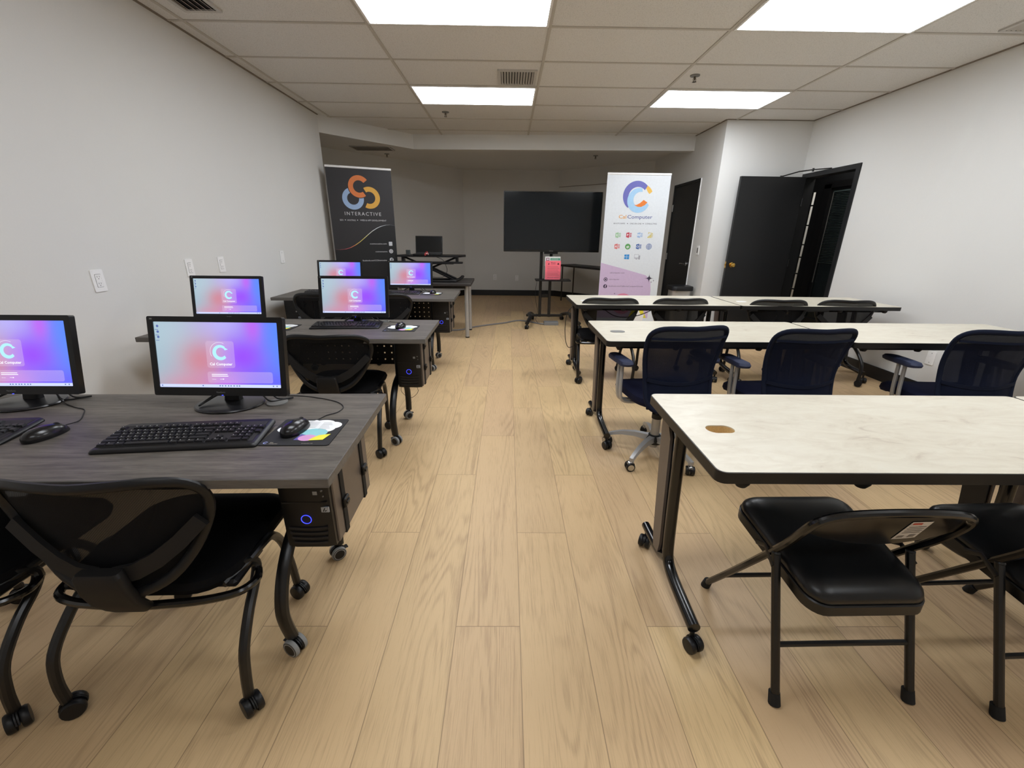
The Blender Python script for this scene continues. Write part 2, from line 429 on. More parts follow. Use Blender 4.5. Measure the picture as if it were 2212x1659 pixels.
# ------------------------------------------------------------------ room
XL, XR, YB, YF, ZC = -2.28, 3.64, -2.3, 5.76, 2.626
XS = 2.6            # step wall
ZA = 2.56           # alcove ceiling
T = .12
def walls():
    g = G(); g.box(-4.3, 6.2, YB-.2, 10.2, -.1, 0); struct('floor', g, M_FLOOR)
    g = G(); g.box(XL-T, XL, YB, 5.81, 0, ZC+.1); struct('wall_left', g, M_WALL)
    g = G(); g.box(XL-T, XR+T, YB-T, YB, 0, ZC+.1); struct('wall_rear', g, M_WALL)
    # right wall with door opening 4.87..5.69, top 2.0
    g = G(); g.box(XR, XR+T, YB, 4.84, 0, ZC+.1); g.box(XR, XR+T, 5.72, YF+T, 0, ZC+.1); g.box(XR, XR+T, 4.84, 5.72, 2.03, ZC+.1)
    struct('wall_right', g, M_WALL)
    g = G(); g.box(XS, XR, YF, YF+T, 0, ZC+.1); struct('wall_front', g, M_WALL)
    # step wall x = 2.6 (door 2 opening 6.26..7.2)
    g = G(); g.box(XS, XS+T, YF+T, 6.25, 0, ZC+.1); g.box(XS, XS+T, 7.21, 8.35, 0, ZC+.1); g.box(XS, XS+T, 6.25, 7.21, 2.05, ZC+.1)
    struct('wall_step', g, M_WALL)
    # alcove
    g = G(); g.box(-.95, 1.04, 9.7, 9.7+T, 0, ZA+.1); struct('wall_back', g, M_WALL)
    def seg(name, a, b, side=1):
        a = Vector(a); b = Vector(b); d = (b-a).normalized(); n = Vector((-d.y, d.x))*T*side
        g = G(); ps = [a, b, b+n, a+n]
        g.plate([(p.x,p.y) for p in ps], (), 0, ZA+.1); struct(name, g, M_WALL)
        return a, b, d, n
    seg('wall_back_left', (-.95,9.7), (-4.2,6.0), -1)
    seg('wall_back_right', (1.04,9.7), (2.62,8.32), 1)
    g = G(); g.box(-4.3, XL-T, 5.81-T, 5.81, 0, ZA+.1); g.box(-4.3,-4.18,5.81,6.1,0,ZA+.1); struct('wall_alcove_left', g, M_WALL)
    # ceilings
    g = G(); g.plate([(XL-T,YB-T),(XR+T,YB-T),(XR+T,YF+T),(XS+T,YF+T),(XS+T,6.66),(-1.355,6.82),(XL-T,5.72)], (), ZC, ZC+.1)
    ceil = struct('ceiling', g, M_CEIL)
    g = G(); g.plate([(-4.4,5.7),(-2.42,5.7),(-2.42,5.86),(-1.38,6.9),(XS+T,6.74),(XS+T,10),(-4.4,10)], (), ZA, ZA+.06); struct('ceiling_alcove', g, M_WALL)
    # soffit beam
    a = Vector((XL,5.805)); b = Vector((-1.355,6.81)); c = Vector((XS,6.65)); th = .13
    g = G(); g.plate([(a.x-.15,a.y),(a.x,a.y),(b.x,b.y),(c.x,c.y),(c.x,c.y+th),(b.x-.03,b.y+th),(a.x-.15,a.y+th-.02)], (), 2.438, ZA+.08)
    struct('trim_soffit', g, M_WALL)
    # T bars
    g = G(); x0, y0, w = .2709, 3.4625, .011
    ys = [y0+.6096*i for i in range(-9, 6)]
    def ymax(x):
        if x > XS: return YF
        if x < -1.355: return 5.805+(x-XL)*(1.005/.925)
        return 6.81-(x+1.355)*.16/3.955
    for k in (-2,-1,0,1,2):
        x = x0+1.2192*k; g.box(x-w, x+w, YB, ymax(x), ZC-.006, ZC+.004)
    for y in ys:
        if y < YB: continue
        xa = XL if y < 5.8 else XL+(y-5.805)/1.0865
        xb = XR if y < YF else XS
        if y > 6.8: continue
        g.box(xa, xb, y-w, y+w, ZC-.0055, ZC+.004)
    struct('ceiling_grid', g, M_TBAR, ceil)
    g = G(); e = .016
    g.box(XL, XL+e, YB, 5.8, ZC-.007, ZC+.003); g.box(XR-e, XR, YB, YF, ZC-.007, ZC+.003); g.box(XS, XR, YF-e, YF, ZC-.007, ZC+.003); g.box(XS-e, XS, YF, 6.64, ZC-.007, ZC+.003)
    struct('ceiling_wall_angle', g, pm('wall_angle_paint', srgb(128,118,106), .6), ceil)
    # baseboards
    def bb(name, p, q, nx, ny):
        g = G(); x0,x1 = sorted((p[0],q[0])); y0,y1 = sorted((p[1],q[1]))
        tk = .012
        if nx: g.box(min(x0,x0+nx*tk), max(x1,x1+nx*tk), y0, y1, 0, .12, .002)
        else: g.box(x0, x1, min(y0,y0+ny*tk), max(y1,y1+ny*tk), 0, .12, .002)
        struct(name, g, M_BASE)
    bb('baseboard_left', (XL,YB), (XL,5.8), 1, 0)
    bb('baseboard_right', (XR,YB), (XR,4.8), -1, 0)
    bb('baseboard_front', (XS,YF), (XR,YF), 0, -1)
    g = G(); g.box(XS-.012, XS, YF, 6.2, 0, .12); g.box(XS-.012, XS, 7.26, 8.33, 0, .12); struct('baseboard_step', g, M_BASE)
    g = G(); g.box(-.95, 1.04, 9.688, 9.7, 0, .12); struct('baseboard_back', g, M_BASE)
    for nm, a, b, sd in (('baseboard_back_left', (-.95,9.7), (-4.2,6.0), 1), ('baseboard_back_right', (1.04,9.7), (2.59,8.345), -1)):
        a = Vector(a); b = Vector(b); d = (b-a).normalized(); n = Vector((-d.y,d.x))*.014*sd
        g = G(); g.plate([(p.x,p.y) for p in (a,b,b+n,a+n)], (), 0, .12); struct(nm, g, M_BASE)
    # joint line on the right diagonal wall of the alcove
    a = Vector((1.06,9.68)); d = Vector((.7531,-.6579)); n = Vector((-.6579,-.7531))
    g = G(); b = a+d*1.4; g.plate([(p.x,p.y) for p in (a,b,b+n*.006,a+n*.006)], (), 2.24, 2.252); struct('trim_1', g, pm('joint_paint', srgb(150,146,138), .6))
walls()

# ceiling lights
M_DIFF = em('light_diffuser', srgb(246,250,255), 12.0)
M_DIFF2 = em('light_diffuser_rear', srgb(246,250,255), 9.5)
M_DIFF3 = em('light_diffuser_rearmost', srgb(246,250,255), 5.0)
def ceiling_light(ix, iy, label):
    x = .2709+1.2192*ix; y = 3.4625+.6096*iy
    mat = M_DIFF if iy > -3 else (M_DIFF2 if iy > -5 else M_DIFF3)
    t = thing('ceiling_light', label, 'ceiling light', (x+.6096, y+.3048, ZC-.012), 0, 'rectangular ceiling light panels')
    g = G(); g.plate(rrect(1.195,.586,.004,1), [rrect(1.165,.556,.004,1)], 0, .012); link('frame', g, M_WHT, t)
    g = G(); g.box(-.583,.583,-.278,.278,.002,.008); link('diffuser', g, mat, t)
ceiling_light(-1,-1,'large ceiling light panel cut by the top edge, left of centre')
ceiling_light(1,-1,'large ceiling light panel cut by the top edge, right side')
ceiling_light(-1,2,'ceiling light panel beside the small vent, nearest the black roller banner')
ceiling_light(1,2,'far ceiling light panel behind the sprinkler, near the white banner')
for ix, nm in ((-1,'left'),(1,'right')):
    ceiling_light(ix,-4,'ceiling light panel in the row above the camera, '+nm+' one')
    ceiling_light(ix,-7,'ceiling light panel in the rearmost row, '+nm+' one')
# ------------------------------------------------------------------ vents, sprinklers, outlets
def vent(loc, w, d, label, nsl, along, parent_z=ZC):
    t = thing('air_vent', label, 'vent', (loc[0], loc[1], parent_z-.012), 0, 'ceiling air vents')
    g = G(); g.plate(rrect(w,d,.004,1), [rrect(w-.05,d-.05,.003,1)], 0, .012); link('frame', g, M_VENT, t)
    g = G(); g.box(-w/2+.02,w/2-.02,-d/2+.02,d/2-.02,.009,.012); link('backing', g, M_DARK, t)
    for k in range(nsl):
        g = G(); f = (k+.5)/nsl-.5
        if along == 'y': g.at(Matrix.Translation((f*(w-.05),0,.003)) @ Matrix.Rotation(.6,4,'Y')).box(-.009,.009,-d/2+.025,d/2-.025,-.0012,.0012)
        else: g.at(Matrix.Translation((0,f*(d-.05),.003)) @ Matrix.Rotation(.6,4,'X')).box(-w/2+.025,w/2-.025,-.009,.009,-.0012,.0012)
        link('slat', g, M_VENT, t)
    return t
t = vent((.07,4.44), .34, .37, 'small square ceiling vent beside the front-left light panel', 12, 'y')
vent((-1.94,3.1), .24, .46, 'long ceiling vent at the top left corner by the left wall', 5, 'y')
vent((3.37,3.18), .24, .46, 'ceiling vent at the top right edge near the right wall', 6, 'y')
vent((-2.14,7.5), .62, .34, 'dark ceiling vent in the alcove above the black banner', 7, 'x', ZA)
def sprinkler(x, y, z, label):
    t = thing('fire_sprinkler', label, 'sprinkler', (x,y,z-.05), 0, 'ceiling fire sprinklers')
    g = G(); g.lathe([(.005,.05),(.042,.05),(.04,.043),(.02,.04),(.012,.04),(.005,.04)], n=20); link('escutcheon', g, M_GCAP, t)
    g = G(); g.cyl((0,0,.045),(0,0,.012),.008,.006); g.cyl((0,0,.002),(0,0,.0),.018,.018)
    for s in (-1,1): g.tube([(0.008*s,0,.03),(.013*s,0,.018),(.006*s,0,.003)], .002, 6)
    link('sprinkler_head', g, pm('sprinkler_bronze', srgb(96,82,66), .35, .8), t)
sprinkler(1.61,4.33,ZC,'bronze fire sprinkler hanging above the right front light panel')
sprinkler(-.73,5.62,ZC,'small fire sprinkler past the left front light panel')
sprinkler(-2.05,8.0,ZA,'dark fire sprinkler beyond the alcove vent')
sprinkler(1.45,7.9,ZA,'fire sprinkler on the alcove ceiling above the white banner')

def wall_plate(loc, rz, kind, label, group='white wall plates'):
    t = thing('wall_outlet' if kind == 'outlet' else ('light_switch' if kind == 'switch' else 'blank_wall_plate'), label, {'outlet':'outlet','switch':'light switch','blank':'wall plate'}[kind], loc, rz, group)
    g = G(); g.plate(rrect(.074,.118,.005,3), (), 0, -.006, 'xz'); link('cover_plate', g, M_WHT, t)
    if kind == 'outlet':
        g = G(); g.plate(rrect(.034,.068,.003,2), (), -.005, -.0075, 'xz'); link('receptacle', g, M_WHT, t)
        g = G(); g.plate(rrect(.037,.071,.003,2), [rrect(.034,.068,.003,2)], -.0055, -.0063, 'xz')
        for zz in (.018,-.018):
            g.box(-.0075,-.0055,-.0079,-.007,zz,zz+.008); g.box(.0055,.0075,-.0079,-.007,zz,zz+.008); g.box(-.002,.002,-.0079,-.007,zz-.009,zz-.005)
        link('slots', g, M_DARK, t)
    elif kind == 'switch':
        g = G(); g.plate(rrect(.034,.068,.003,2), (), -.005, -.0085, 'xz'); link('rocker', g, M_WHTG, t)
    else:
        g = G(); g.cyl((0,-.005,.04),(0,-.0075,.04),.003); g.cyl((0,-.005,-.04),(0,-.0075,-.04),.003); link('screw', g, M_WHTG, t)
    return t
R90 = PI/2
wall_plate((XL,2.425,1.043), R90, 'outlet', 'white duplex outlet on left wall, nearest the camera')
wall_plate((XL,3.145,1.06), R90, 'outlet', 'white duplex outlet on left wall just behind the second row monitor')
wall_plate((XL,3.50,1.06), R90, 'outlet', 'white outlet on left wall above the second row left monitor top')
wall_plate((XL,4.46,1.07), R90, 'blank', 'plain white plate on the left wall before the third desk')
wall_plate((XR,3.46,.35), -R90, 'blank', 'blank white plate low on the right wall, seen under the second row table')
wall_plate((XS,6.04,1.13), -R90, 'switch', 'white light switch beside the closed black door')
wall_plate((-.29,9.7,.40), 0, 'outlet', 'low white outlet on the alcove back wall, left of the pair')
wall_plate((.2,9.7,.385), 0, 'blank', 'low blank plate on the alcove back wall behind the cart')

# ------------------------------------------------------------------ doors
def doors():
    # door 1 : open doorway in right wall; frame, open leaf, closer
    g = G(); g.box(XR-.014,XR+T+.004,4.82,4.875,0,2.045); g.box(XR-.014,XR+T+.004,5.685,5.74,0,2.045); g.box(XR-.014,XR+T+.004,4.875,5.685,1.995,2.045)
    g.box(XR+.045,XR+.06,4.875,4.89,0,1.995)
    fr = struct('door_1', g, M_DOOR)
    t = thing('open_door_leaf', 'black flat door leaf standing open into the room with a brass knob', 'door', (3.60,5.655,0), math.radians(1.5))
    g = G(); g.box(-.80,0,-.04,0,.012,2.0,.002); link('door_panel', g, M_DOOR, t)
    g = G(); g.lathe([(.0001,-.04),(.031,-.04),(.031,-.046),(.012,-.05),(.012,-.066),(.022,-.072),(.028,-.083),(.024,-.096),(.0001,-.1)], (-.735,0,.97), 20, 'y'); link('door_knob', g, M_BRASS, t)
    g = G(); g.box(-.802,-.8,-.033,-.007,.93,1.01); g.box(-.811,-.8,-.026,-.014,.96,.98); link('latch_plate', g, M_BRASS, t)
    for z in (.28,1.0,1.72): g = G(); g.cyl((.006,-.045,z-.045),(.006,-.045,z+.045),.007); link('hinge', g, M_BLKM, t)
    g = G(); g.tube([(-.30,-.02,2.002),(-.12,-.06,2.055),(-.02,-.16,2.065)], .007, 8, smooth=0); g.tube([(-.02,-.16,2.065),(.022,-.40,2.05)], .006, 8, smooth=0)
    g.cyl((-.02,-.16,2.045),(-.02,-.16,2.08),.011); g.cyl((-.30,-.02,1.99),(-.30,-.02,2.012),.014); link('closer_arm', g, M_BLKM, t)
    # corridor and its black storefront with blinds
    g = G(); X0 = 4.42
    g.box(X0,X0+.05,4.3,5.78,0,2.5); g.box(X0,X0+.05,6.235,6.60,0,2.5); g.box(X0,X0+.05,6.72,8.6,0,2.5)
    g.box(X0,X0+.05,5.78,6.235,1.915,2.5); g.box(X0,X0+.05,6.60,6.72,1.93,2.5); g.box(X0,X0+.05,5.78,6.235,0,.2); g.box(X0,X0+.05,6.60,6.72,0,.15)
    struct('wall_corridor', g, M_DOOR)
    g = G(); g.box(X0-.03,X0,6.27,6.40,0,2.0); g.box(X0-.03,X0,6.74,6.78,0,1.99); g.box(X0-.03,X0,5.6,6.40,1.95,2.03)
    fr2 = struct('door_2', g, M_BLKM)
    g = G()
    for k, z in enumerate((.55,.78,1.02,1.2,1.47,1.74)): g.box(X0-.004,X0+.02,6.60,6.72,z,z+.018)
    struct('muntin', g, M_BLKM, fr2)
    g = G(); g.box(X0+.02,X0+.025,5.78,6.235,.2,1.915); o = struct('window_1', g, pm('dark_glass', srgb(22,30,32), .1, spec=.6))
    g = G()
    for k in range(44):
        z = .98+.0208*k; g.at(Matrix.Translation((X0+.006,6.0,z)) @ Matrix.Rotation(.5,4,'Y')).box(-.009,.009,-.22,.22,-.0008,.0008)
    g.at(Matrix.Identity(4)).box(X0-.006,X0+.016,5.785,6.23,1.893,1.912)
    t2 = tag(link('window_blinds', g, pm('teal_grey_slats', srgb(70,84,86), .5)), 'dark horizontal mini blinds on the glass beyond the open doorway', 'blinds')
    g = G(); g.box(X0-.002,X0+.002,6.232,6.24,.7,1.9); struct('window_edge', g, M_STL, fr2)
    # far corridor side room: pale wall + an unseen glowing panel added to light it
    g = G(); g.box(5.6,5.7,4.3,9.9,0,2.5); g.box(XR+T,5.7,8.6,8.7,0,2.5); g.box(XR+T,5.7,4.2,4.3,0,2.5); struct('wall_corridor_far', g, M_WALL)
    g = G(); g.box(XR+T,5.7,4.2,8.7,2.5,2.55); struct('ceiling_corridor', g, M_CEIL)
    g = G(); g.box(4.9,5.3,7.0,8.2,2.488,2.497)
    tag(link('ceiling_light', g, em('corridor_fill_glow', srgb(255,250,240), 9.0)), 'unseen glowing panel added to light the side room beyond the corridor glazing', 'ceiling light')
    g = G(); g.box(3.95,4.25,4.9,6.1,2.488,2.497)  # unseen emitter added to brighten the passage and blinds
    tag(link('ceiling_light', g, em('passage_fill_glow', srgb(255,250,240), 8.0)), 'unseen glowing panel added to brighten the dark passage outside the open doorway', 'ceiling light')
    # closed black door in step wall
    g = G(); y0, y1, zt = 6.25, 7.21, 2.05
    g.box(XS-.012,XS+.1,y0,y0+.035,0,zt); g.box(XS-.012,XS+.1,y1-.035,y1,0,zt); g.box(XS-.012,XS+.1,y0,y1,zt-.035,zt)
    d = struct('door_3', g, M_DOOR)
    g = G(); g.box(XS-.004,XS+.036,y0+.037,y1-.037,.01,zt-.037); struct('door_panel', g, M_DOOR, d)
    g = G(); g.box(XS-.013,XS-.001,y0-.008,y0,0,zt); struct('frame_gap_light', g, M_WHT, d)  # white strip painted in for light showing at the frame gap
    for z in (.3,1.0,1.72): g = G(); g.cyl((XS-.012,y1-.037,z-.05),(XS-.012,y1-.037,z+.05),.009); g.box(XS-.014,XS-.01,y1-.05,y1-.02,z-.05,z+.05); struct('hinge', g, M_STL, d)
    g = G(); g.cyl((XS-.004,y0+.10,.93),(XS-.014,y0+.10,.93),.03); g.cyl((XS-.01,y0+.10,.93),(XS-.055,y0+.10,.93),.009); g.tube([(XS-.055,y0+.095,.93),(XS-.06,y0+.15,.932),(XS-.058,y0+.22,.928)], .009, 8)
    struct('door_handle', g, M_CHR, d)
doors()

# ------------------------------------------------------------------ casters
def caster_geo(g, x, y, r=.027, yaw=0.0, z0=0.0):
    """hooded twin wheel caster in one builder"""
    M0 = g.M; g.M = M0 @ Matrix.Translation((x,y,z0)) @ Matrix.Rotation(yaw,4,'Z')
    for s in (-1,1):
        g.lathe([(.0001,s*.006),(r*.94,s*.006),(r,s*.009),(r,s*.019),(r*.9,s*.024),(r*.5,s*.025),(.0001,s*.025)], (0,-.008,r), 18, 'x')
    # hood
    a = [math.radians(q) for q in range(-10,171,20)]
    for s in (-1,1):
        g.plate([(-.008+ (r+.003)*math.cos(q), r+(r+.003)*math.sin(q)) for q in a], (), s*.0045, s*.001, 'yz')
    g.cyl((0,.004,r*1.3),(0,.004,r*2+.018),.0075)
    g.M = M0
def add_caster(parent, x, y, r=.027, yaw=0.0, mat=None, rim=False, lever=False):
    g = G(); caster_geo(g, x, y, r, yaw); c = link('caster', g, mat or M_BLKP, parent)
    if rim:
        g = G(); g.M = Matrix.Translation((x,y,0)) @ Matrix.Rotation(yaw,4,'Z')
        for s in (-1,1): g.lathe([(r*.80,s*.0245),(r*.985,s*.0225),(r*1.03,s*.018),(r*1.03,s*.010)], (0,-.008,r), 18, 'x')
        link('tread', g, M_GREYW, c)
    if lever:
        g = G(); g.M = Matrix.Translation((x,y,0)) @ Matrix.Rotation(yaw,4,'Z'); g.box(-.011,.011,.012,.034,r*1.25,r*1.45,.002); link('brake_lever', g, M_BLKP, c)
    return c

# ------------------------------------------------------------------ nesting mesh chair (black)
def make_mesh_chair(label, loc, rz, group):
    t = thing('nesting_chair', label, 'chair', loc, rz, group)
    # seat cushion
    g = G(); rings = []
    for (z, k) in ((.372,.90),(.38,.97),(.40,1.0),(.418,.97),(.43,.86),(.434,.55)):
        rings.append([(p[0]*k, p[1]*k+.058, z - .012*max(0,(p[1]*k-.12)/.1)) for p in rrect(.468,.455,.11,6)])
    g.loft(rings); link('seat', g, M_FAB, t)
    for s in (-1,1):
        g = G()
        g.tube([(.252*s,-.212,.055),(.257*s,-.210,.13),(.257*s,-.19,.21),(.25*s,-.125,.285),(.243*s,-.06,.335),(.237*s,-.035,.372),(.222*s,-.06,.40),(.20*s,-.10,.398)], .0142, 10)
        link('rear_leg', g, M_BLKM, t)
        g = G()
        g.tube([(.20*s,-.13,.385),(.225*s,-.06,.392),(.238*s,.01,.402),(.236*s,.07,.385),(.226*s,.13,.31),(.215*s,.175,.19),(.208*s,.20,.065)], .0135, 10)
        link('front_leg', g, M_BLKM, t)
        g = G(); g.box(min(.17*s,.235*s),max(.17*s,.235*s),-.13,.02,.366,.392,.008); link('seat_bracket', g, M_BLKP, t)
        add_caster(t, .252*s, -.212, .029, 2.2 if s < 0 else .9); add_caster(t, .207*s, .203, .028, 1.2*s)
    g = G()
    g.tube([(-.236,-.03,.356),(-.256,-.06,.357),(-.264,-.095,.359),(-.24,-.138,.362),(-.17,-.168,.367),(-.08,-.184,.372),(0,-.190,.374),(.08,-.184,.372),(.17,-.168,.367),(.24,-.138,.362),(.264,-.095,.359),(.256,-.06,.357),(.236,-.03,.356)], .0115, 10)
    link('rear_rail', g, M_BLKG, t)
    # back
    half = [(0,.760),(.09,.763),(.168,.760),(.220,.742),(.245,.705),(.241,.655),(.215,.59),(.18,.53),(.13,.475),(.065,.443),(0,.435)]
    out = half + [(-x,z) for x,z in reversed(half[1:-1])]
    def Y(x, z): return -.215 + .055*(x/.24)**2 - .06*(z-.43) + .02*math.sin((z-.43)/.34*PI)
    pts = [(x, Y(x,z), z) for x,z in out]
    g = G(); g.tube(pts, .013, 10, closed=True, smooth=3, flat=(.010,.0135), up=(0,1,0)); link('back_frame', g, M_BLKP, t)
    g = G(); ctr = (0,.62); rings = []
    fine = []
    P2 = [Vector((x,z)) for x,z in out]; m = len(P2)
    for i in range(m):
        p0,p1,p2,p3 = P2[i-1],P2[i],P2[(i+1)%m],P2[(i+2)%m]
        for k in range(3):
            q = k/3; fine.append(.5*((2*p1)+(-p0+p2)*q+(2*p0-5*p1+4*p2-p3)*q*q+(-p0+3*p1-3*p2+p3)*q**3))
    for k in (1.0,.8,.6,.4,.2,.02):
        rings.append([(ctr[0]+(p.x-ctr[0])*k, Y(ctr[0]+(p.x-ctr[0])*k, ctr[1]+(p.y-ctr[1])*k)+.004, ctr[1]+(p.y-ctr[1])*k) for p in fine])
    g.loft(rings, cap=False); g.face(rings[-1]); link('back_mesh', g, M_MESH, t)
    # bracket with two arms
    g = G()
    def bar(pts, w0, w1, th=.011):
        rr = []; n = len(pts)
        for i, (x, z) in enumerate(pts):
            a = Vector(pts[max(0,i-1)]); b = Vector(pts[min(n-1,i+1)]); d = (b-a).normalized(); nn = Vector((-d.y,d.x)); w = w0+(w1-w0)*i/(n-1)
            y = Y(x,z)-.016
            rr.append([(x+nn.x*w,y+th,z+nn.y*w),(x+nn.x*w,y-th,z+nn.y*w),(x-nn.x*w,y-th,z-nn.y*w),(x-nn.x*w,y+th,z-nn.y*w)])
        g.loft(rr)
    for s in (-1,1): bar([(.02*s,.505),(.07*s,.515),(.12*s,.540),(.17*s,.578),(.228*s,.635)], .023, .019, .006)
    rr = []
    for z, w, d in ((.366,.046,.020),(.380,.058,.012),(.42,.060,-.008),(.47,.060,-.020),(.520,.057,-.022),(.530,.050,-.018)):
        y = -.215-.06*(z-.43)+d+.003
        rr.append([(p[0], p[1]+y, z) for p in rrect(2*w,.028,.01,3)])
    g.loft(rr); link('back_bracket', g, M_BRK, t)
    return t
GB = 'black mesh nesting chairs'
ch = make_mesh_chair('black mesh-back chair nearest the camera, at the first computer desk', (-.992,1.055,0), math.radians(1.5), GB)
dup(ch, (-1.60,1.03,0), math.radians(-2), 'black mesh-back chair cut by the left edge at the first computer desk')
dup(ch, (-1.04,2.53,0), math.radians(2), 'black mesh-back chair at the second computer desk, right under its monitor')
dup(ch, (-1.13,4.06,0), 0, 'black mesh-back chair at the third computer desk, beside the computer tower on the aisle')
dup(ch, (-1.70,4.06,0), math.radians(2), 'black mesh-back chair at the third computer desk, nearest the left wall')
GR = 'black mesh nesting chairs'
dup(ch, (.915,3.93,0), math.radians(-1), 'leftmost black mesh chair at the far cream table, next to the aisle', GR)
dup(ch, (1.54,3.95,0), math.radians(2), 'second black mesh chair from the aisle at the far cream table', GR)
dup(ch, (2.42,3.92,0), math.radians(-3), 'third black mesh chair from the aisle at the far cream table', GR)
dup(ch, (3.04,3.93,0), math.radians(-4), 'black mesh chair at the far cream table, closest to the right wall', GR)

for o in bpy.data.objects:
    if o.name.startswith('nesting_chair') and o.location.y > 3.5: o.scale = (1,1,1.03)
# ------------------------------------------------------------------ blue swivel chair
def make_swivel(label, loc, rz, group):
    t = thing('swivel_chair', label, 'chair', loc, rz, group)
    # seat centre at origin ; back at y = -.27
    g = G(); rings = []
    for (z, k) in ((.385,.86),(.395,.96),(.415,1.0),(.44,.985),(.455,.9),(.462,.6)):
        rings.append([(p[0]*k, p[1]*k+.01, z-.03*max(0,(p[1]*k-.12)/.1)+.012*(abs(p[0]*k)/.22)**2) for p in rrect(.46,.46,.12,6)])
    g.loft(rings); link('seat', g, M_NAVY, t)
    half = [(0,.862),(.12,.864),(.185,.855),(.218,.825),(.222,.77),(.212,.68),(.20,.60),(.195,.52),(.19,.45),(.165,.405),(.10,.388),(0,.385)]
    out = half + [(-x,z) for x,z in reversed(half[1:-1])]
    def Y(x, z): return -.245 + .05*(x/.22)**2 + .045*math.sin((z-.40)/.46*PI) - .10*max(0,z-.60)
    g = G(); g.tube([(x,Y(x,z),z) for x,z in out], .014, 10, closed=True, smooth=3, flat=(.011,.014), up=(0,1,0)); link('back_frame', g, M_NAVYT, t)
    P2 = [Vector((x,z)) for x,z in out]; m = len(P2); fine = []
    for i in range(m):
        p0,p1,p2,p3 = P2[i-1],P2[i],P2[(i+1)%m],P2[(i+2)%m]
        for k in range(3):
            q = k/3; fine.append(.5*((2*p1)+(-p0+p2)*q+(2*p0-5*p1+4*p2-p3)*q*q+(-p0+3*p1-3*p2+p3)*q**3))
    for dy, nm in ((.012,'back_mesh'),(-.010,'back_mesh')):
        g = G(); rings = []
        for k in (1.0,.8,.6,.4,.2,.02):
            rings.append([(p.x*k, Y(p.x*k, .62+(p.y-.62)*k)+dy*(1 if k < .99 else .3), .62+(p.y-.62)*k) for p in fine])
        g.loft(rings, cap=False); g.face(rings[-1]); link(nm, g, M_NMESH, t)
    # sewn bands: top hem and lower lumbar panel
    for z0, z1, hw in ((.800,.812,.215),(.555,.575,.195)):
        g = G(); rr = []
        for i in range(13):
            x = -hw+2*hw*i/12; zc = (z0+z1)/2 + (-.02*(1-(x/hw)**2) if z0 < .6 else 0); h = (z1-z0)/2; y = Y(x,zc)-.013
            rr.append([(x,y-.002,zc-h),(x,y-.002,zc+h),(x,y+.003,zc+h),(x,y+.003,zc-h)])
        g.loft(rr); link('sewn_band', g, M_NAVYT, t)
    g = G(); rr = []
    for i in range(13):
        x = -.19+.38*i/12; rr.append([(x,Y(x,.56)-.004,.545),(x,Y(x,.56)+.004,.545),(x,Y(x,.41)+.004,.40),(x,Y(x,.41)-.004,.40)])
    g.loft(rr)
    link('lumbar_panel', g, M_NAVYT, t)
    g = G(); g.tube([(0,-.20,.47),(0,-.21,.44),(0,-.20,.40),(0,-.2,.37),(0,-.05,.365)], .016, 8, flat=(.012,.028), up=(0,1,.2)); link('back_spine', g, M_BLKP, t)
    for s in (-1,1):
        g = G(); rr = []
        for z, k in ((.612,.8),(.618,.97),(.630,1.0),(.642,.9),(.647,.6)): rr.append([(p[0]*k+.268*s, p[1]*k+.02, z) for p in rrect(.075,.25,.036,6)])
        g.loft(rr); link('armrest_pad', g, M_NAVYA, t)
        g = G()
        for dy in (-.022,.022):
            g.tube([(.268*s,.01+dy,.612),(.272*s,.0+dy,.54),(.275*s,-.01+dy,.46),(.262*s,-.01+dy,.40),(.215*s,0+dy,.376),(.12*s,0+dy,.372)], .0105, 10)
        link('armrest_post', g, M_SILV, t)
    g = G(); g.box(-.12,.12,-.12,.10,.352,.386,.01); link('tilt_mechanism', g, M_BLKP, t)
    g = G(); g.cyl((0,0,.10),(0,0,.255),.027); g.cyl((0,0,.25),(0,0,.36),.014); g.cyl((0,0,.05),(0,0,.10),.024); link('gas_column', g, M_SILV, t)
    g = G(); g.cyl((0,0,.245),(0,0,.275),.031); g.lathe([(.0001,.075),(.05,.08),(.052,.105),(.035,.135),(.0001,.14)]); link('column_sleeve', g, M_BLKP, t)
    for k in range(5):
        a = math.radians(218+72*k); c, s = math.cos(a), math.sin(a)
        g = G(); rr = []
        for r, z, w, h in ((.03,.112,.024,.018),(.12,.118,.021,.014),(.2,.108,.018,.011),(.26,.09,.016,.009),(.295,.072,.015,.009)):
            rr.append([(r*c-s*w*u, r*s+c*w*u, z+h*v) for u,v in ((-1,-1),(1,-1),(.7,1),(-.7,1))])
        g.loft(rr); g.cyl((.285*c,.285*s,.05),(.285*c,.285*s,.082),.014); bl = link('base_leg', g, M_SILV, t)
        g = G(); caster_geo(g, .285*c, .285*s, .027, a+.8); cc = link('caster', g, M_BLKP, bl)
        g = G(); g.M = Matrix.Translation((.285*c,.285*s,0)) @ Matrix.Rotation(a+.8,4,'Z')
        for q in (-1,1): g.lathe([(.0001,q*.0255),(.014,q*.0265),(.019,q*.0255)], (0,-.008,.027), 16, 'x')
        g.ell((0,-.008,.045),.018,.022,.016,12,8); link('caster_cap', g, M_CHR, bl)
    return t
GBLU = 'navy mesh swivel chairs with silver bases'
sw = make_swivel('navy mesh swivel chair nearest the aisle at the second cream table', (.932,2.395,0), math.radians(9), GBLU)
dup(sw, (1.60,2.36,0), math.radians(4), 'middle navy mesh swivel chair at the second cream table')
dup(sw, (2.615,2.36,0), math.radians(-3), 'navy mesh swivel chair cut by the right edge at the second cream table')

